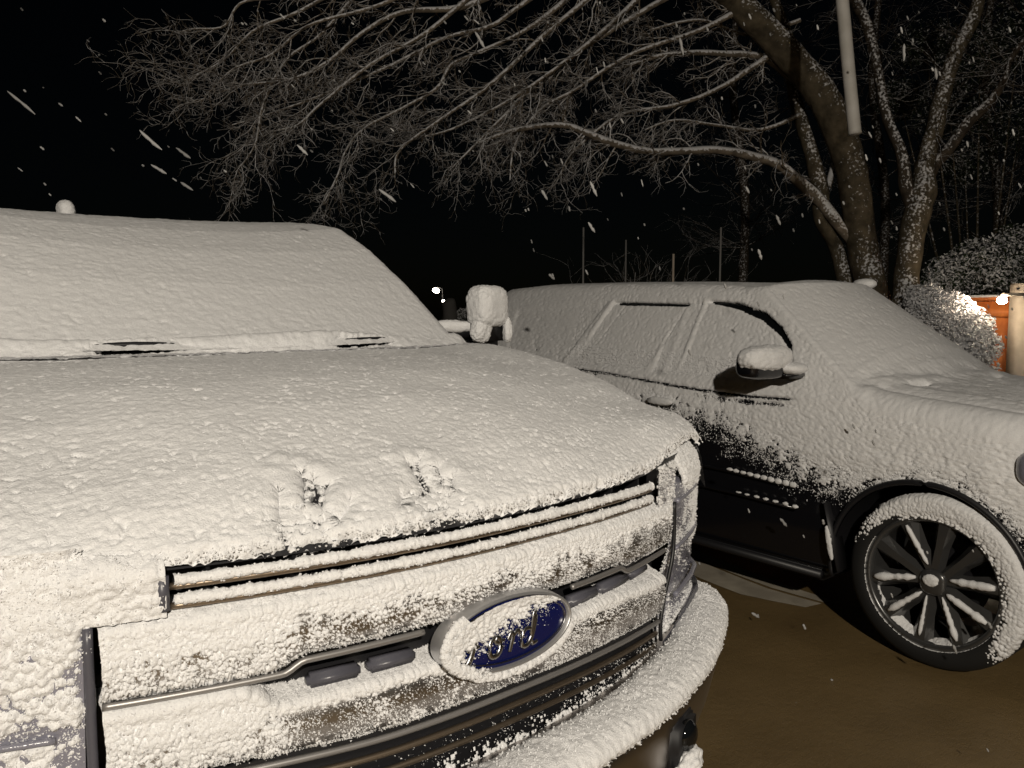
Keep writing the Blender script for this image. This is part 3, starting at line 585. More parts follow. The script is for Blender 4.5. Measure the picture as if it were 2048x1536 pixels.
# ================================================================== WHEELS
def wheel(parent, c, out, R=.39, rim=.30, w=.25, snow=True, spin=.0):
    """wheel whose axle is the local Y axis of its thing; out = -1 or 1 is the outer side"""
    w_ = empty('wheel', c); w_.parent = parent
    pr = [(rim-.02, .5*w-.03), (rim, .5*w-.004), (rim+.03, .5*w+.006), (R-.035, .5*w), (R-.012, .5*w-.018), (R, .5*w-.05), (R, -.5*w+.05), (R-.03, -.5*w+.01), (rim, -.5*w)]
    n = 96; th = np.linspace(0, 2*np.pi, n, endpoint=False)
    P = np.array([[(r*math.cos(t_), out*y, r*math.sin(t_)) for r, y in pr] for t_ in th]); i = np.arange(n*len(pr)).reshape(n, -1); j = np.roll(i, -1, axis=0)
    F = np.stack([i[:, :-1], i[:, 1:], j[:, 1:], j[:, :-1]], -1).reshape(-1, 4); mesh_np('tyre', P, F, MRUB, w_)
    pr2 = [(rim-.003, .5*w-.006), (rim+.006, .5*w-.004), (rim+.008, .5*w+.002), (rim-.006, .5*w+.004), (rim-.016, .5*w-.006), (rim-.022, .5*w-.05), (rim-.045, .0), (rim-.045, -.5*w)]
    P = np.array([[(r*math.cos(t_), out*y, r*math.sin(t_)) for r, y in pr2] for t_ in th]); i = np.arange(n*len(pr2)).reshape(n, -1); j = np.roll(i, -1, axis=0)
    F = np.stack([i[:, :-1], i[:, 1:], j[:, 1:], j[:, :-1]], -1).reshape(-1, 4); rm = mesh_np('rim', P, F, MRIM, w_)
    P = np.array([[(r*math.cos(t_), out*(-.02), r*math.sin(t_)) for r in (.0, .12, .19)] for t_ in th]); panel('brake_disc', np.vstack([P, P[:1]]), MDARK, w_)
    # paired spokes
    yo_ = out*(.5*w-.015); bm = bmesh.new(); hub_r = .052
    angs = []
    for k in range(5):
        base = math.radians(97+72*k+spin)
        for dd in (-.30, .30): angs.append((base+dd*1.05, base+dd*.55))
    for a_o, a_i in angs:
        po = Vector((math.cos(a_o)*(rim-.015), yo_, math.sin(a_o)*(rim-.015))); pi_ = Vector((math.cos(a_i)*hub_r, yo_-out*.018, math.sin(a_i)*hub_r))
        dr = (po-pi_); L_ = dr.length; dr.normalize(); sd_ = dr.cross(Vector((0, 1, 0))); rows = []
        for q, hwid in ((0, .032), (.5, .033), (1, .050)):
            c0 = pi_+dr*L_*q; rows.append([bm.verts.new(c0+sd_*hwid*.45+Vector((0, out*.006, 0))), bm.verts.new(c0-sd_*hwid*.45+Vector((0, out*.006, 0))), bm.verts.new(c0-sd_*hwid-Vector((0, out*.028, 0))), bm.verts.new(c0+sd_*hwid-Vector((0, out*.028, 0)))])
        for r0, r1 in zip(rows[:-1], rows[1:]):
            for a in range(4): bm.faces.new((r0[a], r0[(a+1) % 4], r1[(a+1) % 4], r1[a]))
    me = bpy.data.meshes.new('spokes'); bmesh.ops.recalc_face_normals(bm, faces=bm.faces[:]); bm.to_mesh(me); bm.free(); me.materials.append(MRIM)
    sp_ = bpy.data.objects.new('spokes', me); COL.objects.link(sp_); sp_.parent = w_
    blob('hub_cap', (0, yo_-out*.010, 0), (.058, .022, .058), MRIM, w_, n=2.6, nu=40, nv=24, amp=0)
    if snow:
        # snow on the upper tyre wall, thick at the top and forward
        Tg, Rg = np.meshgrid(np.linspace(0, 2*np.pi, 900), np.linspace(rim-.004, R-.004, 40), indexing='ij'); q = (Rg-rim)/(R-rim)
        yy = out*(.5*w+.001-.045*np.clip((q-.75)/.25, 0, 1)**2+.003*np.sin(np.clip(q, 0, 1)*math.pi))
        P = np.stack([Rg*np.cos(Tg), yy, Rg*np.sin(Tg)], -1); dg = np.degrees(Tg)
        cov = interp(dg, [0, 25, 70, 110, 125, 140, 165, 175, 200, 225, 300, 318, 335, 360], [.95, 1.1, 1.2, 1.0, .72, .42, .1, -.3, -.4, -.4, -.4, .35, .75, .95])
        cov = cov-interp(dg, [0, 60, 140, 180, 320, 360], [.55, .55, .5, .0, .3, .55])*sstep(.42, .10, q)-.35*sstep(.93, 1., q)
        snow_sheet('snow_layer', P, cov, w_, flip=out < 0, cap=.012, clump=.014, relief=(.03, .002, .014, .001), k=90)
        # ledge in the lower rim
        Tg, Rg = np.meshgrid(np.linspace(math.radians(148), math.radians(328), 440), np.linspace(-.5, 1, 26), indexing='ij'); dg = np.degrees(Tg)
        th_ = interp(dg, [165, 180, 215, 235, 262, 290, 325], [.012, .022, .032, .058, .032, .046, .022])*(.85+.3*fbm(np.stack([Tg*.3, Tg*0, Tg*0], -1), .05, 2, 3))
        rr_ = rim+.004-np.clip(Rg, 0, 1)*(th_+.008)-.012*np.clip(-Rg, 0, 1)*-1; yy = out*(.5*w+.006-.05*np.clip(Rg, 0, 1)**2.0-.03*np.clip(-Rg, 0, 1)*0)
        P = np.stack([rr_*np.cos(Tg), yy, rr_*np.sin(Tg)], -1)
        cov = 1.0-.6*sstep(-.1, -.5, Rg)+0*dg
        snow_sheet('snow_layer', P, cov, w_, flip=out < 0, cap=.010, clump=.013, relief=(.03, .003, .012, .001), k=93)
        # snow lying along the spokes
        for m_, (a_o, a_i) in enumerate(angs):
            if m_ in (0, 2, 9): continue
            po = np.array((math.cos(a_o)*(rim-.03), yo_+out*.010, math.sin(a_o)*(rim-.03))); pi_ = np.array((math.cos(a_i)*.075, yo_-out*.006, math.sin(a_i)*.075))
            up = np.array([0, 0, 1.]); h_ = abs(math.cos(a_o)); pts = np.array([pi_*(1-q)+po*q for q in np.linspace(0, 1, 16)])+up*.006
            rad = np.interp(np.linspace(0, 1, 16), [0, .15, .85, 1], [.004, .0120, .0155, .007])*(.45+.75*h_)*(.75+.5*rng.random(16))
            tube('snow_layer', pts, rad, MS, w_, 9)
        blob('snow_layer', (0, yo_+out*.012, .012), (.034, .014, .026), MS, w_, n=2.2, nu=40, nv=26, amp=.008, clump=.012, k=4)
    return w_
for sd in (-1, 1):
    wheelT = []
    for yy in (.97, 4.95):
        e_ = empty('axle_mount', (sd*.86, yy, .41), math.radians(-90)); e_.parent = truck; e_.name = 'wheel_carrier'
        wheel(e_, (0, 0, 0), sd, R=.41, rim=.24, w=.26, snow=False)
# (wheel carriers only turn the wheels; fold them away so that wheels are direct parts)
for e_ in [o for o in COL.objects if o.name.startswith('wheel_carrier')]:
    for ch in list(e_.children):
        ch.matrix_parent_inverse = Matrix.Identity(4); ch.location = e_.location; ch.rotation_euler = e_.rotation_euler; ch.parent = truck
    bpy.data.objects.remove(e_)

# ================================================================== SPORT UTILITY VEHICLE
HEAD = -1.62626
suv = empty('suv', (2.761, .2952, 0), HEAD)
tag(suv, 'black SUV parked beyond the pickup, its side windows and bonnet plastered with snow', 'suv')
TW = 1.92
hs_ = [-3.92, -3.86, -3.75, -3.60, -3.14, -2.48, -1.84, -1.4, -1.15, -.50, -.44, -.25, 0, .28, .55, .75, .86, .92]
hh_ = [1.15, 1.60, 1.79, 1.852, 1.872, 1.860, 1.838, 1.812, 1.775, 1.295, 1.268, 1.245, 1.220, 1.185, 1.13, 1.05, .93, .70]
def Htop(s): return interp(s, hs_, hh_)
tz_ = [.25, .32, .5, .7, .9, 1.05, 1.16, 1.22, 1.27, 1.70, 1.85]; tt_ = [.10, .05, .025, .01, .01, .035, .065, .095, .125, .335, .42]
def section(s, zlow, ns, na, ntp):
    """cross-section points (t,z) from low on the near side over the top to the far side"""
    He = Htop(s); r = float(interp(s, [-3.9, -3.6, -1.3, -1.12, -.5, -.35, .6, .9], [.16, .11, .10, .045, .04, .13, .14, .16]))
    plan = float(interp(s, [-3.92, -3.8, -3.5, .2, .5, .75, .92], [.22, .08, 0, 0, .05, .17, .36]))
    zc = He-r; zs = np.linspace(min(zlow, zc-.02), zc, ns); ts = interp(zs, tz_, tt_)
    sl = (interp(zc, tz_, tt_)-interp(zc-.05, tz_, tt_))/.05; ph0 = math.atan(sl)
    ph = np.linspace(ph0, math.pi/2, na+1)[1:]; t0 = ts[-1]
    ta = t0+r*(math.cos(ph0)-np.cos(ph)); za = zc+r*(np.sin(ph)-math.sin(ph0)); te, ze = ta[-1], za[-1]
    tm = TW/2; v = (np.linspace(te, tm, ntp+1)[1:]-tm)/(tm-te)
    wq = (1-v**2); bulge = .17*sstep(-1.45, -1.1, np.array(s))*sstep(.6, .0, np.array(s))
    zt = ze+(Htop(s-bulge*wq)-Htop(s))+.022*wq*(1 if s < -.4 else .8)
    t = np.concatenate([ts, ta, tm+v*(tm-te)]); z = np.concatenate([zs, za, zt])
    t = t+plan*(1-(t/ tm)*1.0)
    return np.concatenate([t, (TW-t)[::-1][1:]]), np.concatenate([z, z[::-1][1:]])
def loft(ss, zlow, ns, na, ntp):
    out = []
    for s in ss:
        t, z = section(s, zlow(s) if callable(zlow) else zlow, ns, na, ntp); out.append(np.stack([np.full_like(t, s), t, z], -1))
    return np.array(out)
FRW = np.array([(-1.74, 1.655), (-1.52, 1.672), (-1.296, 1.660), (-1.092, 1.603), (-.947, 1.522), (-.852, 1.42), (-.80, 1.30), (-.80, 1.235), (-1.76, 1.235)])
RRW = np.array([(-2.30, 1.683), (-1.66, 1.672), (-1.83, 1.240), (-2.56, 1.245)])
QTW = np.array([(-3.35, 1.63), (-2.36, 1.683), (-2.62, 1.26), (-3.30, 1.30)])
def inpoly(s, z, poly, soft=.012):
    """soft inside weight of a polygon (signed distance)"""
    d2 = np.full(s.shape, 9.); ins = np.zeros(s.shape, bool); n = len(poly)
    for i in range(n):
        a, b = poly[i], poly[(i+1) % n]; e = b-a; px, pz = s-a[0], z-a[1]; h = np.clip((px*e[0]+pz*e[1])/(e@e), 0, 1)
        d2 = np.minimum(d2, (px-e[0]*h)**2+(pz-e[1]*h)**2)
        c = ((a[1] > z) != (b[1] > z)) & (s < (b[0]-a[0])*(z-a[1])/(b[1]-a[1]+1e-12)+a[0]); ins ^= c
    sd = np.where(ins, 1, -1)*np.sqrt(d2); return sstep(-soft, soft, sd), sd
ACX, ACZ, ACR = -.045, .39, .435
def archmask(P, R): return ((P[..., 0]-ACX)**2+(P[..., 2]-ACZ)**2 < R*R) & (P[..., 2] < 1.0) | (((P[..., 0]+3.04)**2+(P[..., 2]-ACZ)**2 < R*R) & (P[..., 2] < 1.0))
ss = np.concatenate([np.arange(-3.92, .92, .02), [.92]])
P = loft(ss, .28, 60, 8, 26); near = P[..., 1] < TW/2
def mk_keep(P): 
    am = archmask(P, ACR); return ~am
def facekeep(P, ok):
    k = ok[:-1, :-1] & ok[1:, :-1] & ok[1:, 1:] & ok[:-1, 1:]; F = gridfaces(P.shape[0], P.shape[1])
    return F[k.ravel()]
okb = mk_keep(P)
for poly in (FRW, RRW, QTW):
    _, sdv = inpoly(P[..., 0], P[..., 2], poly); okb &= ~((sdv > .0) & (np.arange(P.shape[1])[None, :] < 62))
F = facekeep(P, okb)
N_ = gnormals(P); 
sgn = np.sign(np.sum(N_[:, 5]*np.array([0, -1., 0]), -1).mean()); N_ = N_*sgn; FLIP = sgn < 0
V_, F_ = compact(P-N_*.014, F[:, ::-1] if FLIP else F); body = mesh_np('body', V_, F_, MPAINT, suv)
# closed ends, floor, wheel houses
def cap(sidx, name):
    t, z = P[sidx, :, 1], P[sidx, :, 2]; n = len(t); V = np.stack([np.full(n, P[sidx, 0, 0]), t, z], -1)
    lo = V.copy(); lo[:, 2] = .28; A = np.stack([V, lo], 1); return panel(name, A, MPAINT, suv, flip=sidx != 0)
cap(0, 'tailgate'); cap(-1, 'nose_panel')
boxes('underbody', [((-1.5, TW/2, .30), (2.2, .55, .05)), ((-1.5, TW/2, .27), (.95, .88, .04)), ((-.02, TW/2, .62), (.50, .62, .26)), ((-3.04, TW/2, .62), (.50, .62, .26))], MDARK, suv, .02)
# side sill and flare ring
tube('sill_trim', [(-2.55, .055, .275), (-.55, .055, .275)], .022, MDARK, suv)
th = np.linspace(math.radians(-12), math.radians(192), 50)
for cx_ in (ACX, -3.04): tube('wheel_arch_trim', np.stack([cx_+.445*np.cos(th), np.interp(np.sin(th), [-.2, 1], [.028, .004]), ACZ+.445*np.sin(th)], -1), .014, MDARK, suv, 8)
# inner fender splash guard behind the front wheel
P2 = np.array([[(ACX+.43*math.cos(a), .02+.22*q, ACZ+.43*math.sin(a)) for q in np.linspace(0, 1, 4)] for a in np.linspace(-.2, math.pi+.2, 40)]); panel('wheel_housing', P2, MDARK, suv)
# glass
gz = P.copy()
def patch(name, poly, material):
    sg = np.arange(poly[:, 0].min()-.02, poly[:, 0].max()+.03, .012); zg = np.arange(poly[:, 1].min()-.02, poly[:, 1].max()+.03, .012)
    Sg, Zg = np.meshgrid(sg, zg, indexing='ij'); A = np.stack([Sg, interp(Zg, tz_, tt_)+.027, Zg], -1); _, sdv = inpoly(Sg, Zg, poly)
    Fq = facekeep(A, sdv > 0); Vq, Fq = compact(A, Fq[:, ::-1] if True else Fq); return mesh_np(name, Vq, Fq, material, suv)
wf = patch('side_window', FRW, MGLASS); wr = patch('side_window', RRW, MGLASS); wq_ = patch('side_window', QTW, MGLASS)
# snow coat of the near side, windscreen, bonnet and roof
ss = np.concatenate([np.arange(-3.90, -2.6, .012), np.arange(-2.6, .62, .0075), np.arange(.62, .91, .012)])
P = loft(ss, .60, 185, 14, 95); Sg, Tg, Zg = P[..., 0], P[..., 1], P[..., 2]; near = (Tg < .45)
N_ = gnormals(P)*sgn
sidew = (np.arange(P.shape[1])[None, :] < 192)+0*Sg > 0
wmax = np.zeros(Sg.shape); sdm = np.full(Sg.shape, -9.)
for poly in (FRW, RRW, QTW):
    w_, sdv = inpoly(Sg, Zg, poly, .014); wmax = np.maximum(wmax, w_*sidew); sdm = np.maximum(sdm, np.where(sidew, sdv, -9))
cov = np.full(Sg.shape, 1.12)
# lower edge of the snow on the side
bs = [-3.9, -2.43, -1.96, -1.62, -1.36, -1.02, -.83, -.707, -.565, -.432, -.306, -.12, .035, .16, .262, .339, .45, .9]
bz = [1.13, 1.12, 1.06, 1.03, 1.00, .935, .86, .80, .765, .755, .765, .80, .800, .775, .715, .640, .60, .55]
zb = interp(Sg, bs, bz); hgt = Zg-zb
wide = interp(Sg, [-2.4, -1.2, -.7, -.3, .3], [.10, .20, .20, .17, .16])
low = np.clip(hgt/wide, -1, 1)
cov = np.where(sidew, np.minimum(cov, .36+.72*low+ (fbm(P, .06, 2, 101)-.5)*.65*(low < .98)), cov)
# speckled lower glass towards the rear
cov -= np.where(sidew, .42*sstep(-1.9, -2.6, Sg)*sstep(1.55, 1.30, Zg)*(.5+fbm(P, .07, 2, 103)), 0)
# dark belt slit
bl = interp(Sg, [-2.6, -2.19, -1.75, -1.36, -1.02, -.80], [1.222, 1.212, 1.182, 1.157, 1.146, 1.150]); slit = np.exp(-((Zg-bl)/.0085)**2)*sstep(-2.75, -2.5, Sg)*sstep(-.70, -.82, Sg)*sidew
cov -= slit*1.15
slit2 = np.exp(-((Zg-(bl-.030-.10*sstep(-1.2, -.9, Sg)*0))/.018)**2)*sstep(-1.45, -1.15, Sg)*sstep(-.72, -.85, Sg)*sidew; cov -= slit2*.8
# window top gaps
gtop = interp(Sg, [-1.50, -1.296, -1.092, -.947, -.852, -.83], [1.672, 1.648, 1.585, 1.500, 1.405, 1.35]); gw = interp(Sg, [-1.5, -1.3, -1.05, -.86], [.007, .018, .027, .022])
cov -= 1.25*np.exp(-((Zg-gtop)/gw)**4)*sstep(-1.53, -1.46, Sg)*sstep(-.825, -.85, Sg)*sidew
cov -= 1.25*np.exp(-((Zg-interp(Sg, [-2.3, -1.66], [1.672, 1.655]))/.011)**4)*sstep(-2.34, -2.22, Sg)*sstep(-1.62, -1.68, Sg)*sidew
# front edge of the rear door glass, crack lines
def crack(a, b, w, amt):
    global cov
    q = np.clip((Zg-b[1])/(a[1]-b[1]), 0, 1); sc = b[0]+(a[0]-b[0])*q
    cov -= amt*np.exp(-((Sg-sc)/w)**2)*(Zg > b[1])*(Zg < a[1])*sidew*(.5+fbm(P, .03, 2, 120))
crack((-1.655, 1.66), (-1.80, 1.30), .006, .45)
crack((-2.19, 1.66), (-2.33, 1.42), .006, .35)
cov = np.where(archmask(P, .445) & sidew, -1, cov)
disp = -.010*wmax
def ridge(a, b, w, amt):
    global disp
    q = (Zg-b[1])/(a[1]-b[1]); sc = b[0]+(a[0]-b[0])*q; disp = disp+amt*np.exp(-((Sg-sc)/w)**2)*sstep(b[1]-.02, b[1]+.02, Zg)*sstep(a[1]+.02, a[1]-.02, Zg)*sidew
ridge((-1.53, 1.68), (-1.56, 1.27), .012, .009); ridge((-2.32, 1.69), (-2.50, 1.30), .012, .009); ridge((-1.66, 1.68), (-1.66, 1.25), .02, .004)
# bonnet crease and wiper ridge lumps
hoodz = (~sidew)*sstep(-.5, -.3, Sg)
disp = disp+hoodz*(.010*np.exp(-((Tg-.34-.05*Sg)/.05)**2)-.012*np.exp(-((Tg-.22)/.03)**2)+(fbm(P*np.array([.55, 1, 1]), .13, 3, 130)-.5)*.034*sstep(.25, .45, Tg))
wips = 0
for tw in (.50, 1.30):
    e1 = np.exp(-((Tg-tw)/.23)**4)*np.exp(-((Sg+.36-.17*(1-((Tg-.96)/.75)**2)*.9+.06)/.045)**2)*(~sidew); disp = disp+.022*e1
    wips = wips+np.exp(-((Tg-tw+.06)/.07)**2)*np.exp(-((Sg+.36-.17*(1-((Tg-.96)/.75)**2)*.9+.005)/.022)**2)*(~sidew)
cov = cov-wips*1.5
low_res = snow_sheet('snow_layer', P+N_*(disp-.013)[..., None], cov, body, flip=bool(FLIP), cap=.016, clump=.016, relief=(.03, .0014, .020, .0010), k=105, under=.012, crumb=(.016, .0009+.0018*sidew*sstep(1.45, .95, Zg)))
r1, r2 = int(np.argmax(ss > -2.6)), int(np.argmax(ss > .6)); Pq_, cq = P[r1:r2, :125], cov[r1:r2, :125]
snow_grains(Pq_-N_[r1:r2, :125]*.013, N_[r1:r2, :125], np.full(cq.shape, .010), cq, np.where(cq > .75, 1, -1)*np.where(cq > 1.05, -1, 1)*1., body, 30000, .0032, full=.5, k=7)
# wheels
w1 = wheel(suv, (0, .135, .39), -1, R=.395, rim=.292, w=.26, snow=True, spin=2)
w2 = wheel(suv, (-3.04, .135, .39), -1, R=.395, rim=.292, w=.26, snow=False)
for xx in (0, -3.04): wheel(suv, (xx, TW-.135, .39), 1, R=.395, rim=.292, w=.26, snow=False)
# mirror
mh = blob('door_mirror', (-.815, -.115, 1.335), (.075, .150, .074), MPAINT, suv, n=3.4, nu=50, nv=30, amp=0, rot=(0, 0, -.10))
boxes('mirror_foot', [((-.76, .05, 1.278), (.045, .075, .018))], MPAINT, mh, .012)
blob('snow_layer', (-.796, -.120, 1.368), (.080, .165, .066), MS, mh, n=2.6, nu=120, nv=70, amp=.012, clump=.02, k=8, rot=(.03, 0, -.10))
blob('snow_layer', (-.730, .030, 1.312), (.060, .085, .030), MS, mh, n=2.2, nu=60, nv=36, amp=.008, clump=.018, k=18)
# door handles and lower trim strips with snow
for s_ in (-1.60, -2.62):
    dh = boxes('door_handle', [((s_, .020, 1.06), (.085, .012, .014))], MPAINT, suv, .008)
    blob('snow_layer', (s_, .004, 1.074), (.10, .020, .024), MS, dh, n=2.3, nu=60, nv=30, amp=.008, clump=.016)
for za, zb2, sa, sb, k_ in ((.735, .715, -1.08, -.69, 0), (.618, .606, -1.02, -.675, 1)):
    tr = tube('door_moulding', [(-2.5, .006, za+.02), (sa, .004, za-.005), (sb, .004, zb2-.005)], .010, MPAINT, suv, 8)
    n_ = 10 if k_ == 0 else 7
    for i in range(n_):
        q = i/(n_-1); blob('snow_layer', (sa+(sb-sa)*q, -.004, za+(zb2-za)*q+.006), ((.020 if k_ == 0 else .016), .010, (.008+.008*q)*(1 if k_ == 0 else .6)), MS, tr, n=2.1, nu=24, nv=16, amp=.006, clump=.01, k=i)
# mud flap edge with snow, headlight
mf = boxes('mud_flap', [((-.47, .03, .50), (.006, .05, .17), (0, -.25, 0))], MDARK, suv, .004)
blob('snow_layer', (-.475, -.018, .47), (.014, .012, .085), MS, mf, n=2.2, nu=36, nv=50, amp=.008, clump=.012, k=3, rot=(0, -.2, 0))
hlm = blob('headlight', (.42, .09, .955), (.13, .08, .085), MLENS, suv, n=2.8, nu=50, nv=30, amp=0, rot=(0, 0, .35))
blob('headlight', (.42, TW-.09, .955), (.13, .08, .085), MLENS, suv, n=2.8, nu=50, nv=30, amp=0, rot=(0, 0, -.35))
ra = boxes('roof_antenna', [((-1.13, 1.45, 1.775), (.05, .015, .02))], MPAINT, suv, .008)
blob('snow_layer', (-1.13, 1.45, 1.79), (.075, .05, .035), MS, ra, n=2.2, nu=40, nv=26, amp=.006)

# ================================================================== FENCE, LAMPS, STAKES
def at(px, py, D):                              # world point seen in that direction, D metres ahead
    d = np.array(_f)+np.array(_r)*(px-1024)/FPX-np.array(_u)*(py-768)/FPX; return CAM+d*D
MWOOD = mat('orange_wood', (.6, .17, .03), .7, var=(7, (.50, .13, .022), (.68, .21, .045)), bump=[(30, .3, .004)])
MPOST = mat('painted_post', (.62, .52, .42), .6, var=(10, (.55, .46, .37), (.68, .58, .48)))
MLAMP = mat('lamp_glow', (1, .9, .7), .4, emit=(1, .86, .62), estr=60)
MLAMP2 = mat('far_lamp_glow', (1, .9, .7), .4, emit=(1, .88, .70), estr=30)
MSTAKE = mat('weathered_stake', (.30, .29, .28), .8)
fd = at(2030, 600, 9.2)-at(1880, 600, 10.2); fd[2] = 0; fd /= np.linalg.norm(fd); fn = np.array([-fd[1], fd[0], 0]); frz = math.atan2(fd[1], fd[0])
fp = at(2024, 600, 8.6); fp[2] = 0
fence = empty('fence'); tag(fence, 'low orange wooden fence behind the shrub with a snowy top rail', 'fence')
L0 = -5.0
for i in range(3):
    c = fp+fd*(-.95-1.9*i)+fn*.05; boxes('board_panel', [((c[0], c[1], .92), (.93, .018, .83), (0, 0, frz))], MWOOD, fence, .004)
    c2 = fp+fd*(-1.9*(i+1)); 
    if i: boxes('fence_post', [((c2[0], c2[1], .95), (.05, .05, .93), (0, 0, frz))], MWOOD, fence, .006)
    for zq in (1.62, .35): boxes('rail', [((c[0]-fn[0]*.035, c[1]-fn[1]*.035, zq), (.93, .02, .045), (0, 0, frz))], MWOOD, fence, .006)
c = fp+fd*(-2.85)+fn*.03; rl = boxes('top_rail', [((c[0], c[1], 1.775), (2.8, .06, .018), (0, 0, frz))], MWOOD, fence, .005)
blob('snow_layer', (c[0], c[1], 1.806), (2.8, .060, .020), MS, rl, rot=(0, 0, frz), n=5, nu=220, nv=26, amp=.008, clump=.05)
gp = empty('gate_post'); tag(gp, 'pale square gate post standing at the right end of the fence', 'post')
c = fp+fd*.13-fn*.02; boxes('post', [((c[0], c[1], .965), (.095, .07, .965), (0, 0, frz))], MPOST, gp, .01)
c2 = c+fd*.20+fn*.03; boxes('post', [((c2[0], c2[1], .94), (.085, .06, .94), (0, 0, frz))], MPOST, gp, .01)
cb = c-fn*.085+fd*.02; blob('bolt', (cb[0], cb[1], 1.875), (.014, .014, .014), MDARK, gp, n=2, nu=14, nv=10, amp=0)
lm = empty('wall_lamp'); tag(lm, 'small glowing white lamp fixed to the pale gate post', 'lamp')
lc = at(2004, 601, 8.15); blob('bulb', lc, (.048, .048, .040), MLAMP, lm, n=2, nu=24, nv=16, amp=0)
boxes('lamp_bracket', [((lc[0]+fd[0]*.06+fn[0]*.08, lc[1]+fd[1]*.06+fn[1]*.08, lc[2]+.06), (.07, .09, .014), (0, 0, frz))], MPOST, lm, .006)
fl_ = bpy.data.lights.new('wall_lamp_light', 'POINT'); fl_.energy = 9.5; fl_.color = (1, .80, .58); fl_.shadow_soft_size = .05
flo = bpy.data.objects.new('wall_lamp_light', fl_); flo.location = lc-fn*.14-fd*.20+np.array([0, 0, .02]); COL.objects.link(flo)
# far lamp and its second glint, built as a glowing ball on an added post
sl1 = empty('street_lamp'); tag(sl1, 'far bright street lamp shining in the dark left of the door mirror', 'street lamp')
q = at(872, 581, 34); blob('lamp_head', q, (.15, .15, .10), MLAMP2, sl1, n=2, nu=24, nv=14, amp=0, rot=(0, .4, 0)); tube('lamp_post', [(q[0]+.35, q[1], 0), (q[0]+.35, q[1], q[2]+.1), (q[0], q[1], q[2]+.14)], .05, MDARK, sl1)
sl2 = empty('lamp_glint'); tag(sl2, 'tiny far white glint, built as a glowing ball, just below the bright street lamp', 'lamp')
q = at(887, 602, 34); blob('bulb', q, (.07, .07, .05), MLAMP2, sl2, n=2, nu=16, nv=12, amp=0); tube('lamp_post', [(q[0]+.1, q[1]+.1, 0), (q[0]+.1, q[1]+.1, q[2]+.05)], .04, MDARK, sl2)
bl_ = empty('garden_statue'); bl_.name = 'boulder'; tag(bl_, 'tapering grey stone standing in the dark left of the door mirror', 'stone')
q = at(902, 632, 12); V_ = smooth_path([(q[0]+.03, q[1], .0), (q[0], q[1], 1.0), (q[0]-.02, q[1], q[2]+.10), (q[0]-.06, q[1], q[2]+.26)], 14); tube('stone', V_, np.interp(np.linspace(0, 1, 14), [0, .6, .85, 1], [.20, .11, .10, .03]), mat('grey_stone', (.10, .095, .09), .9, bump=[(14, .6, .03)]), bl_, 10)
for i, (px, y0, D, b_) in enumerate(((1167, 455, 10.5, 0), (1252, 480, 11.5, 0), (1347, 508, 10.0, 1), (1442, 455, 10.2, 0))):
    q = at(px, y0, D); e_ = tube('marker_stake', [(q[0], q[1], 0), (q[0]+.0, q[1], q[2])], .013 if not b_ else .015, MSTAKE if not b_ else MPOST)
    tag(e_, ['leftmost thin grey stake beyond the SUV roof', 'thin grey stake in front of the small bare bush', 'short bright stake right of the small bare bush', 'tall thin stake nearest the trees, beyond the SUV roof'][i], 'stake', 'thin stakes standing beyond the SUV')

# ================================================================== TREES
MB1 = bark('bark', (.050, .041, .027), (.125, .102, .068), .24)
MB2 = bark('twig_bark', (.10, .082, .062), (.23, .19, .145), .58)
MB3 = bark('far_bark', (.03, .024, .018), (.075, .058, .042), .25)
def unit(v): return v/(np.linalg.norm(v)+1e-9)
def limb(pts):                                  # (px,py,D,width px) -> smooth path and radii
    A = np.array([at(a, b, D) for a, b, D, w in pts]); R_ = np.array([w/2/FPX*D for a, b, D, w in pts])
    n = max(8, len(pts)*5); P = smooth_path(A, n); R2 = np.interp(np.linspace(0, len(pts)-1, n), np.arange(len(pts)), R_)
    j = (fbm(P, .25, 2, 5)-.5)[:, None]; return P+j*R2[:, None]*.9, R2*(.93+.14*fbm(P, .12, 2, 6))
def grow(start, d, L, r, level, out, bend, rr, nseg=7, wig=.30, spread=.7, kids=(7, 6, 4)):
    p = np.array(start, float); pts = [p.copy()]; d = unit(d); seg = L/nseg; ds = [d]
    for i in range(nseg):
        d = unit(d+wig*(rr.random(3)-.5)*1.3+bend*.10); p = p+d*seg; pts.append(p.copy()); ds.append(d)
    rad = r*np.linspace(1, .35, nseg+1); out.append((np.array(pts), rad))
    if level > 0:
        nk = kids[-level] if level <= len(kids) else kids[0]
        for k in range(nk):
            i = 1+int((nseg-1)*((k+rr.random())/nk)); dd = unit(ds[i]+spread*unit(rr.random(3)-.5)*1.35+bend*.25)
            grow(pts[i], dd, L*(.35+.3*rr.random()), max(rad[i]*.62, .0022), level-1, out, bend, rr, max(4, nseg-1), wig*1.15, spread, kids)
def tree(name, label, limbs, crownpaths, mt, mc, group=None, parts=True):
    e_ = empty(name, tuple(limbs[0][0][0]*np.array([1, 1, 0])) if limbs else (0, 0, 0)); tag(e_, label, 'tree', group)
    def fix(o):
        o.parent = e_; o.matrix_parent_inverse = Matrix.Translation(-e_.location)
    if limbs:
        V, F = tubes_np(limbs, 14); fix(mesh_np('trunk', V, F, mt))
    thick = [p for p in crownpaths if p[1][0] > .012]; thin = [p for p in crownpaths if p[1][0] <= .012]
    VV, FF, o_ = [], [], 0
    for ps, n in ((thick, 7), (thin, 4)):
        if not ps: continue
        V, F = tubes_np(ps, n); VV.append(V); FF.append(F+o_); o_ += len(V)
    if VV: fix(mesh_np('crown', np.concatenate(VV), np.concatenate(FF), mc))
    return e_
rr = np.random.default_rng(21)
left = -np.array(_r); up = np.array([0, 0, 1.]); fwd = np.array([_f.x, _f.y, 0])
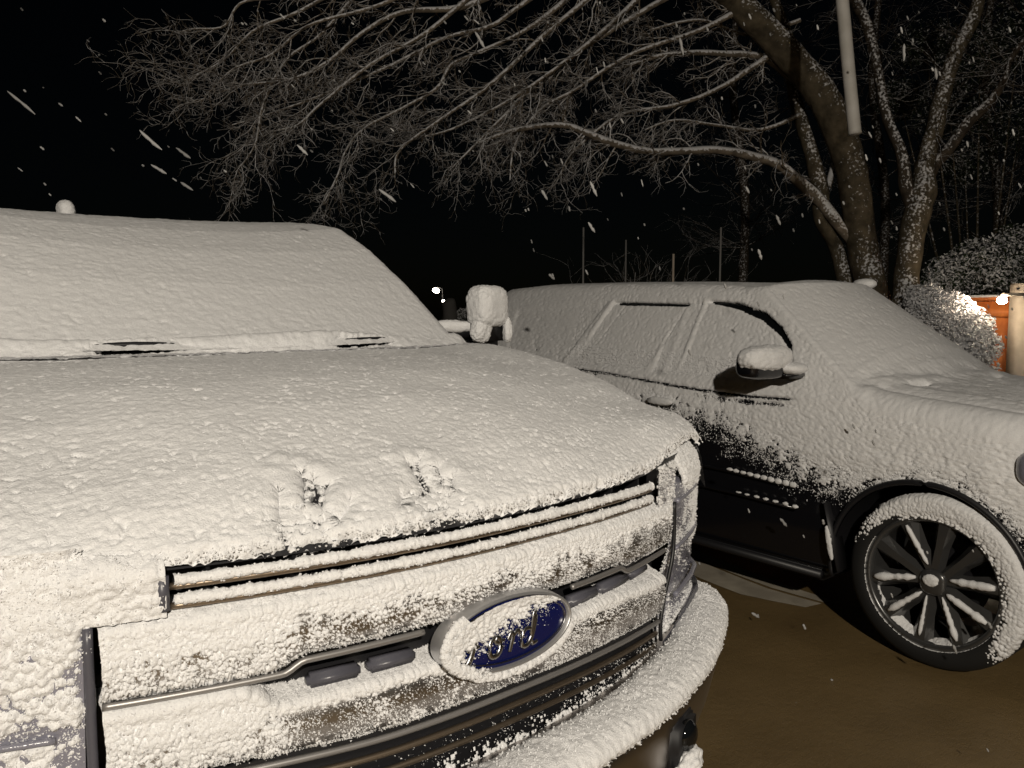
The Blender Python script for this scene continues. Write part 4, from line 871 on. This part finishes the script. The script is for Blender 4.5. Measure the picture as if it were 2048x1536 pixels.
# tree with the leaning trunk whose boughs hang over both vehicles
A1 = limb([(1760, 640, 9.4, 66), (1742, 575, 9.4, 60), (1722, 470, 9.4, 60), (1702, 340, 9.3, 58), (1682, 270, 9.2, 64), (1640, 185, 9.1, 60), (1560, 90, 9.0, 58), (1490, 20, 8.9, 54), (1425, -45, 8.7, 50), (1330, -130, 8.5, 44), (1150, -230, 8.2, 38), (900, -300, 7.8, 28)])
A1[0][0][2] = -.1
Cc = limb([(1704, 640, 9.6, 34), (1688, 555, 9.6, 30), (1672, 494, 9.6, 28), (1643, 436, 9.5, 30), (1640, 380, 9.5, 34), (1622, 305, 9.5, 27), (1597, 222, 9.5, 26), (1585, 156, 9.5, 24), (1577, 82, 9.5, 22), (1560, 30, 9.5, 20), (1535, -40, 9.5, 18)]); Cc[0][0][2] = -.1
E1 = limb([(1706, 490, 9.45, 17), (1667, 436, 9.4, 24), (1630, 391, 9.4, 27), (1597, 362, 9.3, 23), (1556, 329, 9.2, 20), (1503, 313, 9.1, 18), (1441, 300, 9.0, 16), (1350, 303, 8.9, 15), (1272, 299, 8.8, 15), (1196, 275, 8.7, 15), (1137, 252, 8.6, 12), (1079, 252, 8.5, 11), (1014, 264, 8.4, 9), (960, 285, 8.3, 6)])
F1 = limb([(1585, 160, 9.4, 16), (1536, 119, 9.3, 15), (1491, 109, 9.2, 14), (1441, 107, 9.1, 12), (1400, 105, 9.0, 11), (1320, 112, 8.9, 9), (1230, 140, 8.8, 6)])
G1 = limb([(1655, 375, 9.5, 14), (1666, 313, 9.6, 11), (1643, 240, 9.7, 9), (1620, 190, 9.8, 6)])
crown = [E1, F1, G1]
raw = [
 [(1080, -60, 7.9, 22), (932, 12, 7.7, 16), (809, 23, 7.6, 13), (727, 64, 7.5, 11), (657, 123, 7.4, 10), (584, 158, 7.3, 9), (488, 170, 7.2, 6), (436, 185, 7.2, 4)],
 [(1150, -70, 8.2, 22), (1032, 18, 8.0, 12), (979, 53, 8.0, 11), (891, 76, 7.9, 10), (786, 129, 7.8, 9), (704, 164, 7.7, 8), (622, 199, 7.6, 7), (526, 232, 7.5, 5), (464, 250, 7.4, 3)],
 [(1180, -40, 8.3, 18), (1060, 55, 8.2, 11), (956, 105, 8.1, 10), (903, 129, 8.1, 9), (874, 176, 8.0, 9), (815, 211, 8.0, 8), (727, 258, 7.9, 7), (690, 305, 7.9, 6), (675, 352, 7.8, 6), (645, 410, 7.8, 4)],
 [(640, -60, 7.2, 14), (573, -10, 7.1, 10), (484, 5, 7.0, 7), (447, 53, 7.0, 6), (383, 58, 7.0, 4), (340, 72, 7.0, 3)],
 [(760, -70, 7.4, 14), (604, 20, 7.3, 9), (510, 60, 7.2, 8), (448, 120, 7.2, 6), (393, 150, 7.1, 5), (350, 178, 7.1, 3)],
 [(720, -20, 7.6, 10), (640, 70, 7.5, 8), (573, 120, 7.4, 8), (526, 210, 7.3, 7), (510, 290, 7.3, 5), (471, 345, 7.3, 3)],
 [(1420, -50, 8.7, 20), (1290, 20, 8.6, 14), (1170, 95, 8.5, 12), (1070, 170, 8.4, 10), (1010, 230, 8.4, 9), (950, 290, 8.4, 7), (905, 335, 8.3, 4)],
 [(1500, 10, 8.9, 18), (1400, 60, 8.8, 12), (1260, 110, 8.7, 10), (1150, 180, 8.6, 9), (1080, 220, 8.6, 8), (1030, 290, 8.5, 6), (1020, 360, 8.5, 4)],
 [(1250, -60, 8.3, 18), (1100, 60, 8.2, 12), (980, 170, 8.1, 10), (880, 240, 8.0, 8), (800, 300, 8.0, 7), (790, 350, 8.0, 4)],
 [(1000, -60, 7.7, 16), (860, 60, 7.6, 11), (740, 130, 7.5, 9), (640, 210, 7.5, 8), (596, 250, 7.4, 6), (557, 260, 7.4, 4)],
 [(1330, -60, 8.5, 18), (1220, 50, 8.4, 12), (1120, 130, 8.3, 10), (1020, 200, 8.3, 8), (900, 260, 8.2, 6), (830, 275, 8.2, 4)],
 [(1560, 95, 9.1, 18), (1450, 170, 9.0, 12), (1350, 210, 8.9, 10), (1240, 230, 8.9, 8), (1150, 300, 8.8, 6), (1120, 350, 8.8, 4)],
 [(1600, 230, 9.4, 12), (1520, 260, 9.4, 9), (1430, 250, 9.3, 8), (1350, 240, 9.2, 7), (1290, 260, 9.2, 5)],
 [(900, -60, 7.4, 14), (760, 10, 7.3, 10), (620, 50, 7.2, 8), (542, 110, 7.2, 7), (464, 140, 7.1, 5), (401, 205, 7.1, 3)],
 [(1600, 40, 9.6, 12), (1500, 70, 9.6, 9), (1400, 40, 9.5, 8), (1300, 60, 9.4, 6)],
]
for ra_ in raw: crown.append(limb([(a_, b_, c_l, d_l*.78) for a_, b_, c_l, d_l in ra_]))
joints = []
for P_, R_ in crown[3:-4]:                        # each bough leaves the leaning trunk higher up
    jx = int(np.argmin(np.linalg.norm(A1[0]-P_[0], axis=1)))
    if np.linalg.norm(A1[0][jx]-P_[0]) < .9: continue
    mid = (A1[0][jx]+P_[0])/2+up*.12
    joints.append((smooth_path([A1[0][jx], mid, P_[0], P_[1]], 12)[:-1], np.linspace(R_[0]*1.5, R_[0], 11)))
# the knobbly twigs: from every bough, hanging and reaching to the left
for P_, R_ in list(crown):
    n = len(P_); Ltot = np.linalg.norm(np.diff(P_, axis=0), axis=1).sum(); nk = int(Ltot*7)
    for k in range(nk):
        i = int(np.clip(rr.random()**.8*(n-2)+1, 1, n-2)); tdir = unit(P_[i+1]-P_[i-1])
        if R_[i] > .085: continue
        dd = unit(tdir*.9+.95*unit(rr.random(3)-.5)+left*.12-up*.04)
        grow(P_[i], dd, .26+.48*rr.random(), min(max(R_[i]*.45, .0055), .012), 2, crown, left*.4-up*.4+.3*(rr.random(3)-.5), rr, nseg=7, wig=.66, spread=.95, kids=(6, 4))
crown += joints
tree('bare_tree', 'large leaning bare tree whose twiggy boughs hang over the vehicles', [A1, Cc], crown, MB1, MB2)
# forked tree on the right
B1 = limb([(1800, 640, 9.0, 52), (1812, 585, 9.0, 50), (1818, 520, 9.0, 46), (1830, 440, 9.0, 50), (1846, 380, 9.0, 50), (1850, 329, 9.0, 36), (1865, 267, 9.0, 34), (1881, 193, 9.0, 32), (1910, 103, 9.0, 29), (1945, 41, 9.0, 26), (1958, -20, 9.0, 24), (1965, -120, 9, 18)]); B1[0][0][2] = -.1
B2 = limb([(1832, 425, 9.0, 30), (1812, 375, 9.0, 28), (1803, 308, 9.0, 24), (1772, 230, 9.1, 21), (1758, 156, 9.2, 20), (1735, 53, 9.3, 22), (1704, -10, 9.4, 24), (1680, -90, 9.4, 18)])
B3 = limb([(1860, 350, 9.0, 24), (1877, 321, 8.95, 23), (1935, 247, 8.8, 22), (1985, 195, 8.7, 18), (2008, 160, 8.6, 14), (2020, 120, 8.6, 12), (2050, 80, 8.5, 10), (2110, 10, 8.5, 8)])
cr2 = [B2, B3]
for P_, R_ in (B1, B2, B3):
    n = len(P_)
    for k in range(26):
        i = int(n*.45+rr.random()*(n*.55-2)); dd = unit(.9*unit(rr.random(3)-.5)+up*.25)
        grow(P_[i], dd, .35+.6*rr.random(), .006, 1, cr2, up*.1+.3*(rr.random(3)-.5), rr, nseg=8, wig=.45, kids=(6,))
tree('bare_tree', 'forked bare tree nearest the fence with snow on its bark', [B1], cr2, MB1, MB3)
# dim wood edge behind: thin bare trees
for i, (px, D, lab) in enumerate(((1480, 13.5, 'dim bare tree far behind the leaning trunk'), (1760, 14, 'dim bare tree behind the fork of the forked tree'), (1985, 13, 'dim bare tree behind the fence lamp'))):
    T1 = limb([(px, 660, D, 20), (px+10, 400, D, 18), (px-15, 150, D, 15), (px+10, -150, D, 12), (px, -400, D, 8)]); T1[0][0][2] = -.1; cr = []
    for k in range(34):
        j = int(4+rr.random()*(len(T1[0])-6)); dd = unit((rr.random(3)-.5)*[2, 2, .8]+up*.25)
        grow(T1[0][j], dd, 1.0+1.2*rr.random(), .012, 2, cr, up*.15+left*.2, rr, nseg=8, wig=.38, kids=(7, 5))
    tree('far_bare_tree', lab, [T1], cr, MB3, MB3, 'dim bare trees of the wood edge')
# small bare bush beyond the SUV roof
cr = []; bp_ = at(1285, 640, 12.0)*np.array([1, 1, 0])
for k in range(15): grow(bp_+np.array([rr.random()-.5, rr.random()-.5, 0])*.25+up*.9, unit((rr.random(3)-.5)*[2.2, 2.2, .3]+up*.9), 1.25+.3*rr.random(), .010, 2, cr, up*.1, rr, nseg=8, wig=.35, kids=(6, 4))
stem = (np.array([bp_+up*-.05, bp_+up*.5, bp_+up*1.0]), np.array([.05, .045, .03]))
tree('bare_bush', 'small bare snow-dusted bush beyond the SUV roof between the stakes', [stem], cr, MB1, MB2)['category'] = 'bush'
# ------ leafy evergreens: many small leaf faces spread through the crown
def leaves(name, centres, radii, n, size, m, parent=None, flat=.0, rs=5, drift=(0, 0, 0)):
    r_ = np.random.default_rng(rs); cidx = r_.integers(0, len(centres), n); dirs = r_.normal(size=(n, 3)); dirs /= np.linalg.norm(dirs, axis=1, keepdims=True)
    rad = r_.random(n)**.33; C_ = np.array(centres)[cidx]+dirs*rad[:, None]*np.array(radii)[cidx]
    C_ += (fbm(C_, .12, 2, rs)-.5)[:, None]*.08
    nrm_ = dirs*.8+r_.normal(size=(n, 3))*.6+[0, 0, .3]; nrm_ /= np.linalg.norm(nrm_, axis=1, keepdims=True)
    a = np.cross(nrm_, r_.normal(size=(n, 3))+np.array(drift)); a /= np.linalg.norm(a, axis=1, keepdims=True); b = np.cross(nrm_, a)
    sz = size*(.6+.8*r_.random(n))[:, None]; V = np.stack([C_-a*sz, C_-b*sz*.45+nrm_*sz*.12, C_+a*sz, C_+b*sz*.45+nrm_*sz*.12], 1).reshape(-1, 3)
    return mesh_np(name, V, np.arange(4*n).reshape(n, 4), m, parent, smooth=False)
def leafmat(name, a, b, snow):
    m = bark(name, a, b, snow); return m
ML1 = leafmat('shrub_leaves', (.045, .035, .02), (.10, .08, .05), 2.3)
ML2 = leafmat('evergreen_leaves', (.012, .022, .008), (.035, .05, .02), .55)
ML3 = leafmat('dim_leaves', (.008, .014, .006), (.022, .032, .014), .15)
def at_g(px, D): p = at(px, 600, D); p[2] = 0; return p
def bush(name, label, px, D, blobs, n, size, m, cat='bush'):
    b0 = at_g(px, D); e_ = empty(name, tuple(b0)); tag(e_, label, cat)
    cs = [at(x, y, d_) for x, y, d_, r_ in blobs]; rs_ = [np.array([r_, r_, r_*.8]) for *_, r_ in blobs]
    o = leaves('crown', cs, rs_, n, size, m, None, rs=len(label)); o.parent = e_; o.matrix_parent_inverse = Matrix.Translation(-e_.location)
    st = [(np.array([b0+up*-.05, b0*.5+c*.5*np.array([1, 1, 1]), c]), np.array([.03, .02, .008])) for c in cs]; V, F = tubes_np(st, 6)
    o = mesh_np('stem', V, F, MB1); o.parent = e_; o.matrix_parent_inverse = Matrix.Translation(-e_.location); return e_
bush('snowy_shrub', 'rounded snow-covered shrub lit by the lamp in front of the fence', 1890, 8.0,
     [(1850, 600, 8.6, .22), (1900, 622, 8.5, .26), (1935, 652, 8.45, .27), (1880, 660, 8.5, .32), (1955, 690, 8.4, .24), (1932, 742, 8.4, .32), (1860, 700, 8.6, .38), (1900, 820, 8.5, .48), (1835, 640, 8.7, .30)], 16000, .024, ML1, 'shrub')
bush('evergreen_bush', 'dark evergreen bush sprinkled with snow behind the fence lamp', 1960, 10.5,
     [(1900, 545, 10.3, .32), (1960, 520, 10.2, .38), (2030, 500, 10.4, .42), (1990, 560, 10.1, .40), (1880, 570, 10.3, .25), (2070, 560, 10.2, .45), (1950, 640, 10.5, .7), (2040, 680, 10.5, .8)], 16000, .030, ML2)
bush('evergreen_tree', 'tall dim evergreen behind the right-hand boughs', 1960, 12.5,
     [(1900, 230, 12.2, .55), (1850, 90, 12.4, .5), (1960, 120, 12.0, .6), (2040, 60, 12.0, .6), (1800, 200, 12.6, .4), (2040, 250, 12.3, .6), (1930, 330, 12.6, .45)], 9000, .032, ML3, 'tree')
bush('evergreen_bush', 'small dim green bush just left of the door mirror', 925, 14, [(925, 628, 14, .13), (920, 645, 14, .18), (935, 680, 14, .25)], 900, .03, ML2)
pl_ = tube('streak', smooth_path([at(1676, -420, 6.6), at(1682, -60, 6.6), at(1690, 60, 6.6), at(1701, 180, 6.6), at(1710, 268, 6.6)], 30), .052, mat('pale_streak', (.55, .53, .5), .6, var=(6, (.50, .48, .44), (.62, .60, .57))), None, 14)  # added rod, drawn for the blurred trail of one near flake
tag(pl_, 'pale rod added for the blurred streak of a near snowflake, in front of the leaning trunk', 'streak')
# ================================================================== FALLING SNOW
fl = [(0, 170, 85, 240), (268, 252, 335, 310), (345, 290, 388, 322), (355, 360, 392, 385), (295, 325, 340, 352), (590, 285, 620, 315), (750, 372, 800, 410), (945, 55, 975, 105), (1177, 355, 1197, 400), (1080, 375, 1098, 405), (1173, 440, 1193, 470), (1490, 370, 1500, 390), (1550, 425, 1563, 455), (1515, 493, 1525, 525), (1357, 65, 1369, 120), (1500, 893, 1517, 908), (1691, 968, 1697, 1000), (1557, 1033, 1577, 1057), (1500, 1223, 1522, 1238), (1580, 1412, 1600, 1405), (1645, 1036, 1648, 1052), (1228, 1320, 1266, 1340), (1095, 545, 1112, 562), (1808, 80, 1808, 130), (1870, 130, 1874, 165), (1975, 1240, 1985, 1262), (1905, 1285, 1915, 1312), (1605, 1245, 1612, 1262), (1660, 1355, 1672, 1372)]
paths = []
def flake(p, q, r):
    n = 7; t_ = np.linspace(0, 1, n)[:, None]; L_ = np.linalg.norm(q-p); P = p+(q-p)*t_+rr.normal(size=(n, 3))*L_*.008
    paths.append((P, r*np.array([.25, .8, 1.0, .75, 1.05, .8, .25])*(.8+.4*rr.random(n))))
for x0, y0, x1, y1 in fl:
    D = 2.4+2.2*rr.random(); mx, my = (x0+x1)/2, (y0+y1)/2; k_ = .48
    flake(at(mx+(x0-mx)*k_*1.4, my+(y0-my)*k_*1.4, D), at(mx+(x1-mx)*k_*1.4, my+(y1-my)*k_*1.4, D+.01), 3.2/FPX*D)
for k in range(520):
    px, py = rr.random()*2048, rr.random()*1500; D = 2.6+6*rr.random()
    if px < 1000 and py > 400: continue
    a = (.35 if px > 1000 else .85)+.3*(rr.random()-.5); Lp = (6+10*rr.random())*(3/D)**.5
    flake(at(px, py, D), at(px+Lp*math.sin(a), py+Lp*math.cos(a), D), (1.5+1.0*rr.random())/FPX*D)
V, F = tubes_np(paths, 5); tag(mesh_np('falling_snow', V, F, mat('snowflake', (.36, .36, .36), .7)), 'sparse snowflakes falling through the dark air', 'snow', kind='stuff')
